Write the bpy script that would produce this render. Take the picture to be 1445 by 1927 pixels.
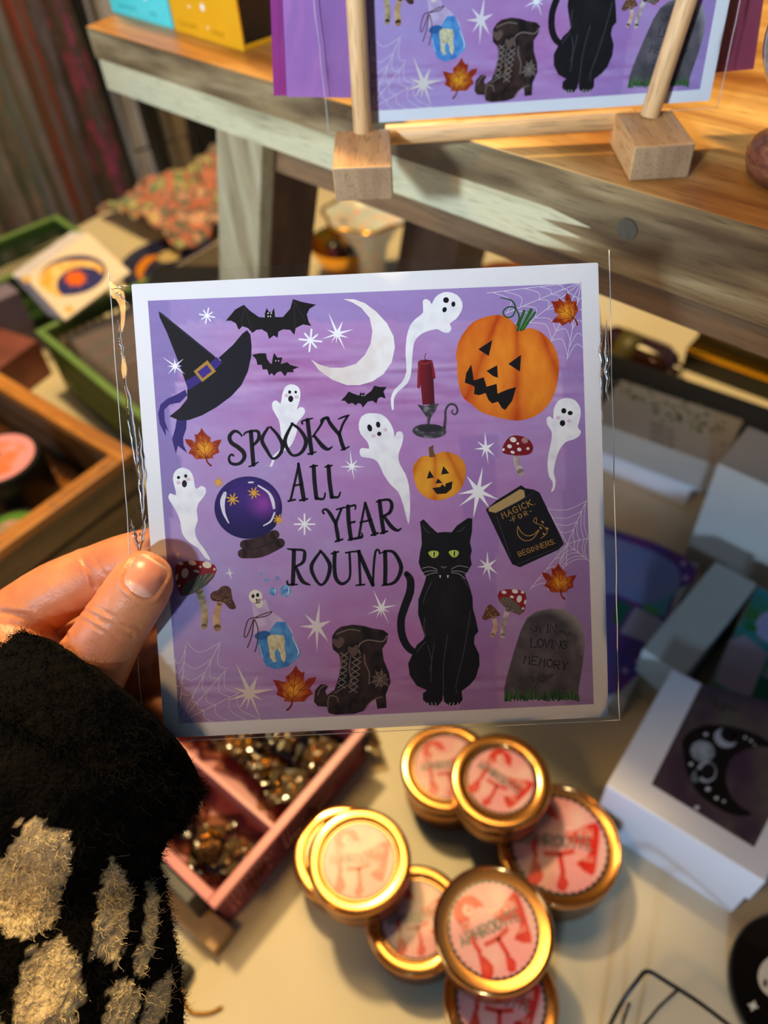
import bpy, math, random
from mathutils import Vector, Matrix, noise
from mathutils.geometry import delaunay_2d_cdt, tessellate_polygon
random.seed(7)
S = bpy.context.scene
COL = S.collection
for _o in list(bpy.data.objects): bpy.data.objects.remove(_o)

# ---------------------------------------------------------------- camera
W, H, FPX, CX, CY, HC = 1445., 1927., 1447., 722.5, 963.5, .565
_d = Vector(((840-CX)/FPX, -(2300-CY)/FPX, -1.0))
_Z = (-_d).normalized()
_f = Vector((0, 0, -1)); _Y = (_f - _f.dot(_Z)*_Z).normalized(); _X = _Y.cross(_Z)
ROT = Matrix((_X, _Y, _Z))                      # camera axes -> world
CAM = Vector((0, 0, HC))
cd = bpy.data.cameras.new('camera'); cam = bpy.data.objects.new('camera', cd); COL.objects.link(cam)
cam.matrix_world = Matrix.Translation(CAM) @ ROT.to_4x4()
cd.sensor_fit = 'VERTICAL'; cd.sensor_height = 36.0; cd.lens = 36.0*FPX/H
cd.clip_start = .01; cd.clip_end = 50
cd.dof.use_dof = True; cd.dof.focus_distance = .2415; cd.dof.aperture_fstop = cd.lens/3.3
S.camera = cam

# ---------------------------------------------------------------- world, lights, exposure
wd = bpy.data.worlds.new('shop_air'); S.world = wd; wd.use_nodes = True
wd.node_tree.nodes['Background'].inputs[0].default_value = (.50, .60, .78, 1)
wd.node_tree.nodes['Background'].inputs[1].default_value = .17
def lamp(kind, name, loc, target, power, color, **kw):
    l = bpy.data.lights.new(name, kind); l.energy = power; l.color = color
    for k, v in kw.items(): setattr(l, k, v)
    o = bpy.data.objects.new(name, l); COL.objects.link(o); o.location = loc
    o.rotation_euler = (Vector(target)-Vector(loc)).to_track_quat('-Z', 'Y').to_euler()
    return o
lamp('AREA', 'warm_ceiling_lamp', (-.30, .95, 1.55), (.02, .2, .05), 22.0, (1, .70, .33), shape='DISK', size=.14)
lamp('AREA', 'warm_shelf_lamp', (-.04, .76, 1.50), (-.0, .2, .05), 10.0, (1, .66, .24), shape='RECTANGLE', size=.50, size_y=.52)
lamp('AREA', 'warm_aisle_lamp', (-.75, -.35, 1.35), (-.05, .15, .35), 5.5, (1, .56, .20), shape='DISK', size=.22)
lamp('SPOT', 'cool_window_light', (-.90, -1.12, 1.15), (-.02, .39, .53), 142.0, (.68, .84, 1.0), shadow_soft_size=.07, spot_size=math.radians(19), spot_blend=.7)  # daylight as a spot; its soft cone edge stands in for the body's shadow
lamp('AREA', 'cool_left_fill', (-1.35, -.1, .42), (.3, .3, .1), 4.0, (.50, .72, 1.0), shape='RECTANGLE', size=.5, size_y=.4)  # added low fill that cools the box fronts, not a separate window
lamp('SPOT', 'cool_box_fill', (-.30, -.95, .42), (.25, .25, .05), 34.0, (.45, .68, 1.0), shadow_soft_size=.06, spot_size=math.radians(19), spot_blend=.6)  # added narrow spot to brighten the right-hand boxes; no door is known
S.view_settings.view_transform = 'Standard'; S.view_settings.look = 'None'
S.view_settings.gamma = 1.0; S.view_settings.use_curve_mapping = False
S.view_settings.exposure = 0.14
S.render.engine = 'CYCLES'
S.cycles.use_denoising = True
S.cycles.max_bounces = 8; S.cycles.transparent_max_bounces = 16
S.cycles.caustics_reflective = False; S.cycles.caustics_refractive = False
S.cycles.sample_clamp_indirect = 4.0

# ---------------------------------------------------------------- helpers
def ray(u, v): return ROT @ Vector(((u-CX)/FPX, -(v-CY)/FPX, -1.0))
def at(u, v, z): r = ray(u, v); return CAM + r*((z-HC)/r.z)
def dep(u, v, D): return CAM + ray(u, v)*D
def camv(x, y, zf): return CAM + ROT @ Vector((x, y, -zf))
def onp(u, v, p, n): r = ray(u, v); return CAM + r*((Vector(p)-CAM).dot(n)/r.dot(n))
E1 = Vector((.685, -.728, 0)).normalized(); E2 = Vector((.728, .685, 0)).normalized()
E2 = Vector((-E1.y, E1.x, 0)); UP = Vector((0, 0, 1))
def lin(c):
    r = []
    for x in c[:3]:
        x = x/255.0; r.append(x/12.92 if x <= .04045 else ((x+.055)/1.055)**2.4)
    return tuple(r)+(1.0,)
def tag(o, label=None, cat=None, group=None, kind=None):
    if label: o['label'] = label
    if cat: o['category'] = cat
    if group: o['group'] = group
    if kind: o['kind'] = kind
    return o
def empty(name, loc=(0, 0, 0), label=None, cat=None, group=None, m=None, kind=None):
    o = bpy.data.objects.new(name, None); COL.objects.link(o); o.empty_display_size = .01
    if m is not None: o.matrix_world = m
    else: o.location = loc
    return tag(o, label, cat, group, kind)
def frame(p, x, y):
    x = Vector(x).normalized(); y = Vector(y); y = (y-y.dot(x)*x).normalized(); z = x.cross(y)
    m = Matrix((x, y, z)).transposed().to_4x4(); m.translation = Vector(p); return m
def copy_tree(o, parent=None):
    c = o.copy(); COL.objects.link(c); c.parent = parent
    if parent is None:
        for k in ('label',): 
            if k in c: del c[k]
    for ch in [x for x in bpy.data.objects if x.parent == o]: copy_tree(ch, c)
    return c
def cr(pts, n=6, closed=False):
    P = [Vector(p) for p in pts]; N = len(P); out = []
    rng = range(N) if closed else range(N-1)
    for i in rng:
        if closed: a, b, c, d = P[(i-1) % N], P[i], P[(i+1) % N], P[(i+2) % N]
        else: a, b, c, d = P[max(i-1, 0)], P[i], P[i+1], P[min(i+2, N-1)]
        for k in range(n):
            t = k/n
            out.append(.5*((2*b)+(c-a)*t+(2*a-5*b+4*c-d)*t*t+(3*b-a-3*c+d)*t**3))
    if not closed: out.append(P[-1])
    return out

# ---------------------------------------------------------------- materials
def mat(name):
    m = bpy.data.materials.new(name); m.use_nodes = True
    return m, m.node_tree.nodes, m.node_tree.links, m.node_tree.nodes['Principled BSDF']
def plain(name, rgb, rough=.5, metal=0, var=.12, scale=60, bump=0, bscale=200, coat=0, sheen=0, spec=.5, stretch=(1, 1, 1)):
    m, N, L, B = mat(name)
    tc = N.new('ShaderNodeTexCoord'); mp = N.new('ShaderNodeMapping'); mp.inputs['Scale'].default_value = stretch
    L.new(tc.outputs['Object'], mp.inputs[0])
    nz = N.new('ShaderNodeTexNoise'); nz.inputs['Scale'].default_value = scale; nz.inputs['Detail'].default_value = 4
    L.new(mp.outputs[0], nz.inputs['Vector'])
    r = N.new('ShaderNodeValToRGB'); c = lin(rgb)
    r.color_ramp.elements[0].position = .3; r.color_ramp.elements[1].position = .7
    r.color_ramp.elements[0].color = tuple(x*(1-var) for x in c[:3])+(1,)
    r.color_ramp.elements[1].color = tuple(min(1, x*(1+var)) for x in c[:3])+(1,)
    L.new(nz.outputs[0], r.inputs[0]); L.new(r.outputs[0], B.inputs['Base Color'])
    B.inputs['Roughness'].default_value = rough; B.inputs['Metallic'].default_value = metal
    B.inputs['Coat Weight'].default_value = coat; B.inputs['Sheen Weight'].default_value = sheen
    B.inputs['Specular IOR Level'].default_value = spec
    if bump:
        b = N.new('ShaderNodeBump'); b.inputs['Strength'].default_value = bump; b.inputs['Distance'].default_value = .0005
        n2 = N.new('ShaderNodeTexNoise'); n2.inputs['Scale'].default_value = bscale; n2.inputs['Detail'].default_value = 5
        L.new(mp.outputs[0], n2.inputs['Vector']); L.new(n2.outputs[0], b.inputs['Height']); L.new(b.outputs[0], B.inputs['Normal'])
    return m
def wood(name, cols, stretch=(4, 60, 60), scale=1.0, rough=.45, pores=.5, pore_s=(40, 900, 900), big=None, seed=0):
    """cols: list of (pos, rgb); stretch squeezes the noise so that the grain runs along one local axis"""
    m, N, L, B = mat(name)
    tc = N.new('ShaderNodeTexCoord'); mp = N.new('ShaderNodeMapping'); mp.inputs['Scale'].default_value = stretch
    mp.inputs['Location'].default_value = (seed*3.1, seed*1.7, seed)
    L.new(tc.outputs['Object'], mp.inputs[0])
    nz = N.new('ShaderNodeTexNoise'); nz.inputs['Scale'].default_value = scale; nz.inputs['Detail'].default_value = 6
    nz.inputs['Distortion'].default_value = .6; nz.inputs['Roughness'].default_value = .6
    L.new(mp.outputs[0], nz.inputs['Vector'])
    r = N.new('ShaderNodeValToRGB')
    while len(r.color_ramp.elements) < len(cols): r.color_ramp.elements.new(.5)
    for e, (p, c) in zip(r.color_ramp.elements, cols): e.position = p; e.color = lin(c)
    L.new(nz.outputs[0], r.inputs[0])
    mp2 = N.new('ShaderNodeMapping'); mp2.inputs['Scale'].default_value = pore_s; L.new(tc.outputs['Object'], mp2.inputs[0])
    n2 = N.new('ShaderNodeTexNoise'); n2.inputs['Scale'].default_value = 1; n2.inputs['Detail'].default_value = 2
    L.new(mp2.outputs[0], n2.inputs['Vector'])
    r2 = N.new('ShaderNodeValToRGB'); r2.color_ramp.elements[0].position = .34; r2.color_ramp.elements[1].position = .44
    r2.color_ramp.elements[0].color = (1-pores,)*3+(1,); r2.color_ramp.elements[1].color = (1, 1, 1, 1)
    L.new(n2.outputs[0], r2.inputs[0])
    mx = N.new('ShaderNodeMix'); mx.data_type = 'RGBA'; mx.blend_type = 'MULTIPLY'; mx.inputs[0].default_value = 1
    L.new(r.outputs[0], mx.inputs[6]); L.new(r2.outputs[0], mx.inputs[7])
    out = mx.outputs[2]
    if big:
        n3 = N.new('ShaderNodeTexNoise'); n3.inputs['Scale'].default_value = big[0]; n3.inputs['Detail'].default_value = 2
        mp3 = N.new('ShaderNodeMapping'); mp3.inputs['Scale'].default_value = big[3]; L.new(tc.outputs['Object'], mp3.inputs[0])
        L.new(mp3.outputs[0], n3.inputs['Vector'])
        r3 = N.new('ShaderNodeValToRGB'); r3.color_ramp.elements[0].position = .42; r3.color_ramp.elements[1].position = .58
        r3.color_ramp.elements[0].color = lin(big[1]); r3.color_ramp.elements[1].color = lin(big[2])
        L.new(n3.outputs[0], r3.inputs[0])
        m2 = N.new('ShaderNodeMix'); m2.data_type = 'RGBA'; m2.blend_type = 'MULTIPLY'; m2.inputs[0].default_value = 1
        L.new(out, m2.inputs[6]); L.new(r3.outputs[0], m2.inputs[7]); out = m2.outputs[2]
    L.new(out, B.inputs['Base Color']); B.inputs['Roughness'].default_value = rough
    b = N.new('ShaderNodeBump'); b.inputs['Strength'].default_value = .25; b.inputs['Distance'].default_value = .0003
    L.new(r2.outputs[0], b.inputs['Height']); L.new(b.outputs[0], B.inputs['Normal'])
    return m
def ink(name, rough=.45, coat=0.0, spec=.4):
    m, N, L, B = mat(name); a = N.new('ShaderNodeAttribute'); a.attribute_name = 'Col'
    L.new(a.outputs['Color'], B.inputs['Base Color']); B.inputs['Roughness'].default_value = rough
    B.inputs['Coat Weight'].default_value = coat; B.inputs['Specular IOR Level'].default_value = spec
    return m
def clear(name, tint=(1, 1, 1), rough=.04, ior=1.45, edge=.0, bump=0):
    m, N, L, B = mat(name); N.remove(B)
    t = N.new('ShaderNodeBsdfTransparent'); t.inputs[0].default_value = tuple(tint)+(1,)
    g = N.new('ShaderNodeBsdfGlossy'); g.inputs['Roughness'].default_value = rough
    f = N.new('ShaderNodeFresnel'); f.inputs[0].default_value = ior
    mx = N.new('ShaderNodeMixShader'); L.new(f.outputs[0], mx.inputs[0]); L.new(t.outputs[0], mx.inputs[1]); L.new(g.outputs[0], mx.inputs[2])
    L.new(mx.outputs[0], N['Material Output'].inputs[0])
    if bump:
        tc = N.new('ShaderNodeTexCoord'); nz = N.new('ShaderNodeTexNoise'); nz.inputs['Scale'].default_value = 60; nz.inputs['Detail'].default_value = 2
        L.new(tc.outputs['Object'], nz.inputs['Vector']); b = N.new('ShaderNodeBump'); b.inputs['Strength'].default_value = bump; b.inputs['Distance'].default_value = .002
        L.new(nz.outputs[0], b.inputs['Height']); L.new(b.outputs[0], g.inputs['Normal']); L.new(b.outputs[0], f.inputs['Normal'])
    return m
INK = ink('printed_ink', .5, 0, .12); GLOSSINK = ink('glossy_printed_ink', .25, .3)

# ---------------------------------------------------------------- mesh builder
class MB:
    def __init__(s): s.v = []; s.f = []; s.m = []; s.mi = 0
    def add(s, vs, fs):
        o = len(s.v); s.v += [Vector(v) for v in vs]; s.f += [tuple(i+o for i in f) for f in fs]; s.m += [s.mi]*len(fs); return s
    def box(s, x0, x1, y0, y1, z0, z1, M=None):
        vs = [Vector((x, y, z)) for z in (z0, z1) for y in (y0, y1) for x in (x0, x1)]
        if M: vs = [M @ v for v in vs]
        return s.add(vs, [(0, 2, 3, 1), (4, 5, 7, 6), (0, 1, 5, 4), (2, 6, 7, 3), (0, 4, 6, 2), (1, 3, 7, 5)])
    def hexa(s, b, t):
        return s.add(list(b)+list(t), [(3, 2, 1, 0), (4, 5, 6, 7), (0, 1, 5, 4), (1, 2, 6, 5), (2, 3, 7, 6), (3, 0, 4, 7)])
    def prism(s, poly, z0, z1, M=None):
        n = len(poly); vs = [Vector((p[0], p[1], z0)) for p in poly]+[Vector((p[0], p[1], z1)) for p in poly]
        if M: vs = [M @ v for v in vs]
        return s.add(vs, [tuple(range(n-1, -1, -1)), tuple(range(n, 2*n))]+[(i, (i+1) % n, n+(i+1) % n, n+i) for i in range(n)])
    def lathe(s, prof, n=48, c=(0, 0, 0), M=None, wob=None):
        c = Vector(c); vs = []
        for r, z in prof:
            for k in range(n):
                a = 2*math.pi*k/n; rr = r*(wob(a, z) if wob else 1)
                v = c+Vector((rr*math.cos(a), rr*math.sin(a), z)); vs.append(M @ v if M else v)
        fs = [(i*n+k, i*n+(k+1) % n, (i+1)*n+(k+1) % n, (i+1)*n+k) for i in range(len(prof)-1) for k in range(n)]
        fs.append(tuple(range(n-1, -1, -1))); fs.append(tuple((len(prof)-1)*n+k for k in range(n)))
        return s.add(vs, fs)
    def tube(s, pts, r, n=10, cap=True, closed=False):
        P = [Vector(p) for p in pts]; m = len(P)
        R = r if isinstance(r, (list, tuple)) else [r]*m
        t0 = (P[1]-P[0]).normalized(); up = Vector((0, 0, 1)) if abs(t0.z) < .9 else Vector((1, 0, 0))
        nn = (up-up.dot(t0)*t0).normalized(); vs = []
        for i in range(m):
            a = P[i-1] if (i > 0 or closed) else P[i]; b = P[(i+1) % m] if (i < m-1 or closed) else P[i]
            t = (b-a).normalized(); nn = (nn-nn.dot(t)*t).normalized(); bb = t.cross(nn)
            for k in range(n):
                an = 2*math.pi*k/n; vs.append(P[i]+(nn*math.cos(an)+bb*math.sin(an))*R[i])
        fs = [(i*n+k, i*n+(k+1) % n, ((i+1) % m)*n+(k+1) % n, ((i+1) % m)*n+k) for i in range(m if closed else m-1) for k in range(n)]
        if cap and not closed: fs.append(tuple(range(n-1, -1, -1))); fs.append(tuple((m-1)*n+k for k in range(n)))
        return s.add(vs, fs)
    def ball(s, c, r, nu=16, nv=10, sq=(1, 1, 1), M=None):
        c = Vector(c); vs = []; 
        for i in range(nv+1):
            th = math.pi*i/nv
            for k in range(nu):
                a = 2*math.pi*k/nu
                v = Vector((math.sin(th)*math.cos(a)*sq[0], math.sin(th)*math.sin(a)*sq[1], math.cos(th)*sq[2]))*r
                vs.append(c+(M @ v if M else v))
        fs = [(i*nu+k, (i+1)*nu+k, (i+1)*nu+(k+1) % nu, i*nu+(k+1) % nu) for i in range(nv) for k in range(nu)]
        return s.add(vs, fs)
    def sheet(s, fn, nu, nv, t=None):
        """surface fn(i/nu, j/nv); with t a normal-offset copy closes it into a thin solid"""
        vs = [Vector(fn(i/nu, j/nv)) for j in range(nv+1) for i in range(nu+1)]; w = nu+1
        fs = [(j*w+i, j*w+i+1, (j+1)*w+i+1, (j+1)*w+i) for j in range(nv) for i in range(nu)]
        return s.add(vs, fs)
    def build(s, name, mats, parent=None, smooth=False, bevel=0, seg=2, m=None, solid=0, sub=0, sharp=None):
        me = bpy.data.meshes.new(name); me.from_pydata([tuple(v) for v in s.v], [], s.f)
        for q in (mats if isinstance(mats, (list, tuple)) else [mats]): me.materials.append(q)
        me.polygons.foreach_set('material_index', s.m)
        if smooth: me.polygons.foreach_set('use_smooth', [True]*len(me.polygons))
        me.update()
        o = bpy.data.objects.new(name, me); COL.objects.link(o)
        if parent: o.parent = parent
        if m is not None: o.matrix_world = m if not parent else m
        if solid:
            q = o.modifiers.new('s', 'SOLIDIFY'); q.thickness = solid
        if bevel:
            q = o.modifiers.new('b', 'BEVEL'); q.width = bevel; q.segments = seg; q.limit_method = 'ANGLE'; q.angle_limit = math.radians(40)
        if sub:
            q = o.modifiers.new('u', 'SUBSURF'); q.levels = sub; q.render_levels = sub
        if smooth and sharp:
            me.set_sharp_from_angle(angle=math.radians(sharp))
        return o

# ---------------------------------------------------------------- painter: flat printed shapes in a local plane
class Paint:
    def __init__(s, xf=None, step=1.2e-5, base=2e-5): s.v = []; s.f = []; s.c = []; s.xf = xf or (lambda x, y: (x, y)); s.step = step; s.base = base
    def emit(s, P, F, C, layer):
        o = len(s.v); z = s.base+s.step*layer
        for p in P:
            x, y = s.xf(p[0], p[1]); s.v.append((x, y, z))
        s.f += [tuple(i+o for i in f) for f in F]; s.c += C
    def poly(s, pts, col, layer=1, fn=None, grid=4.0, smooth=0, closed=True):
        P = [Vector((p[0], p[1], 0)) for p in pts]
        if smooth: P = cr(P, smooth, True)
        P2 = [Vector((p.x, p.y)) for p in P]
        if fn is None:
            c = lin(col)
            try: T = tessellate_polygon([[Vector((p.x, p.y, 0)) for p in P2]])
            except Exception: return
            s.emit(P2, [tuple(t) for t in T], [c]*len(P2), layer); return
        x0 = min(p.x for p in P2); x1 = max(p.x for p in P2); y0 = min(p.y for p in P2); y1 = max(p.y for p in P2)
        V = list(P2); n = len(V); y = y0+grid*.5; row = 0
        while y < y1:
            x = x0+grid*(.5 if row % 2 else .25)
            while x < x1:
                ins = False; j = n-1
                for i in range(n):
                    a, b = P2[i], P2[j]
                    if (a.y > y) != (b.y > y) and x < (b.x-a.x)*(y-a.y)/(b.y-a.y+1e-12)+a.x: ins = not ins
                    j = i
                if ins: V.append(Vector((x, y)))
                x += grid
            y += grid*.87; row += 1
        r = delaunay_2d_cdt(V, [], [list(range(n))], 1, 1e-4)
        s.emit([(p.x, p.y) for p in r[0]], [tuple(f) for f in r[2]], [lin(fn(p.x, p.y)) for p in r[0]], layer)
    def ell(s, x, y, rx, ry, col, layer=2, rot=0, n=20, fn=None, grid=4):
        c, d = math.cos(rot), math.sin(rot)
        pts = [(x+rx*math.cos(a)*c-ry*math.sin(a)*d, y+rx*math.cos(a)*d+ry*math.sin(a)*c) for a in [2*math.pi*k/n for k in range(n)]]
        s.poly(pts, col, layer, fn, grid)
    def stroke(s, pts, w, col, layer=2, smooth=4, fn=None):
        P = [Vector((p[0], p[1], 0)) for p in pts]
        ws = list(w) if isinstance(w, (list, tuple)) else [w]*len(P)
        if smooth and len(P) > 2:
            Q = cr([Vector((p.x, p.y, q)) for p, q in zip(P, ws)], smooth); P = [Vector((q.x, q.y, 0)) for q in Q]; ws = [max(q.z, .1) for q in Q]
        L, R = [], []
        for i, p in enumerate(P):
            t = (P[min(i+1, len(P)-1)]-P[max(i-1, 0)])
            if t.length < 1e-9: t = Vector((1, 0, 0))
            t.normalize(); n = Vector((-t.y, t.x, 0))*ws[i]*.5
            L.append(p+n); R.append(p-n)
        n = len(P); V = L+R; F = [(i, i+1, n+i+1, n+i) for i in range(n-1)]
        c = [lin(fn(v.x, v.y)) if fn else lin(col) for v in V]
        s.emit([(v.x, v.y) for v in V], F, c, layer)
        for e, ww in ((P[0], ws[0]), (P[-1], ws[-1])):      # rounded ends
            if ww > 1.0: s.ell(e.x, e.y, ww*.5, ww*.5, fn(e.x, e.y) if fn else col, layer, 0, 10)
    def star(s, c, tips, col, layer=2, rin=.22):
        c = Vector((c[0], c[1])); T = sorted([Vector(t)-c for t in tips], key=lambda t: math.atan2(t.y, t.x)); P = []
        for i, t in enumerate(T):
            u = T[(i+1) % len(T)]; P.append(c+t)
            a0 = math.atan2(t.y, t.x); a1 = math.atan2(u.y, u.x)
            if a1 < a0: a1 += 2*math.pi
            a = (a0+a1)/2; rr = min(t.length, u.length)*rin*1.25
            P.append(c+Vector((math.cos(a), math.sin(a)))*rr)
        s.poly([tuple(p) for p in P], col, layer)
    def aster(s, x, y, r, w, col, layer=2, n=4, rot=.2):
        for k in range(n):
            a = rot+math.pi*k/n; q = r*(1-.18*(k % 2)); s.stroke([(x-q*math.cos(a), y-q*math.sin(a)), (x+q*math.cos(a), y+q*math.sin(a))], w, col, layer+.1*k, 0)
    def text(s, t, o, dx, dy, h, w, col, layer=3, sp=1.0, fn=None, jit=0, gw=1.0):
        """stroke lettering; o = baseline start, dx = unit along the line, dy = unit up"""
        x = 0
        for ch in t:
            if ch == ' ': x += .45*h*sp; continue
            g = GL.get(ch, [])
            j = random.uniform(-jit, jit)*h
            for line in g:
                g_ = h*.17*min(1, sp)*gw; P = [(o[0]+dx[0]*(x+px*g_)+dy[0]*(py*h/6+j), o[1]+dx[1]*(x+px*g_)+dy[1]*(py*h/6+j)) for px, py in line]
                s.stroke(P, w, col, layer, 0)
            x += (.72 if ch not in 'I.-1' else .40)*h*sp
    def build(s, name, m, parent=None):
        me = bpy.data.meshes.new(name); me.from_pydata(s.v, [], s.f); me.materials.append(m)
        a = me.color_attributes.new('Col', 'FLOAT_COLOR', 'POINT')
        a.data.foreach_set('color', [x for c in s.c for x in c]); me.update()
        # face the printed shapes to +z
        me.calc_loop_triangles()
        flip = [p.index for p in me.polygons if p.normal.z < 0]
        if flip:
            for i in flip: me.polygons[i].flip()
        o = bpy.data.objects.new(name, me); COL.objects.link(o)
        if parent: o.parent = parent
        return o
GL = {'A': [[(0, 0), (2, 6), (4, 0)], [(.8, 2.2), (3.2, 2.2)]], 'B': [[(0, 0), (0, 6), (3, 5.5), (3, 3.5), (0, 3.2), (3.6, 2.6), (3.4, .5), (0, 0)]],
      'C': [[(4, 5), (2, 6), (0, 4), (0, 2), (2, 0), (4, 1)]], 'D': [[(0, 0), (0, 6), (3, 5), (4, 3), (3, 1), (0, 0)]],
      'E': [[(4, 6), (0, 6), (0, 0), (4, 0)], [(0, 3), (3, 3)]], 'F': [[(4, 6), (0, 6), (0, 0)], [(0, 3), (3, 3)]],
      'G': [[(4, 5), (2, 6), (0, 4), (0, 2), (2, 0), (4, 1), (4, 3), (2.4, 3)]], 'H': [[(0, 0), (0, 6)], [(4, 0), (4, 6)], [(0, 3), (4, 3)]],
      'I': [[(1, 0), (1, 6)]], 'J': [[(3, 6), (3, 1), (1.5, 0), (0, 1)]], 'K': [[(0, 0), (0, 6)], [(4, 6), (0, 2.6)], [(1.2, 3.4), (4, 0)]],
      'L': [[(0, 6), (0, 0), (4, 0)]], 'M': [[(0, 0), (.6, 6), (2, 2.5), (3.4, 6), (4, 0)]], 'N': [[(0, 0), (0, 6), (4, 0), (4, 6)]],
      'O': [[(2, 6), (0, 4.5), (0, 1.5), (2, 0), (4, 1.5), (4, 4.5), (2, 6)]], 'P': [[(0, 0), (0, 6), (3.4, 5.6), (3.8, 4), (3, 3), (0, 2.8)]],
      'Q': [[(2, 6), (0, 4.5), (0, 1.5), (2, 0), (4, 1.5), (4, 4.5), (2, 6)], [(2.5, 1.5), (4.2, -.5)]],
      'R': [[(0, 0), (0, 6), (3.4, 5.6), (3.8, 4), (3, 3), (0, 2.8)], [(1.6, 2.8), (4, 0)]],
      'S': [[(4, 5), (2, 6), (0, 5), (.6, 3.5), (3.4, 2.5), (4, 1), (2, 0), (0, 1)]], 'T': [[(0, 6), (4, 6)], [(2, 6), (2, 0)]],
      'U': [[(0, 6), (0, 1.4), (2, 0), (4, 1.4), (4, 6)]], 'V': [[(0, 6), (2, 0), (4, 6)]], 'W': [[(0, 6), (1, 0), (2, 4), (3, 0), (4, 6)]],
      'X': [[(0, 0), (4, 6)], [(0, 6), (4, 0)]], 'Y': [[(0, 6), (2, 3), (4, 6)], [(2, 3), (2, 0)]], 'Z': [[(0, 6), (4, 6), (0, 0), (4, 0)]],
      '.': [[(0, 0), (.6, 0)]], '-': [[(0, 3), (2, 3)]]}
def fbm(x, y, z=0, o=4):
    return noise.fractal(Vector((x, y, z)), 1.0, 2.0, o)
def mixc(a, b, t):
    t = max(0, min(1, t)); return tuple(a[i]*(1-t)+b[i]*t for i in range(3))
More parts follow.
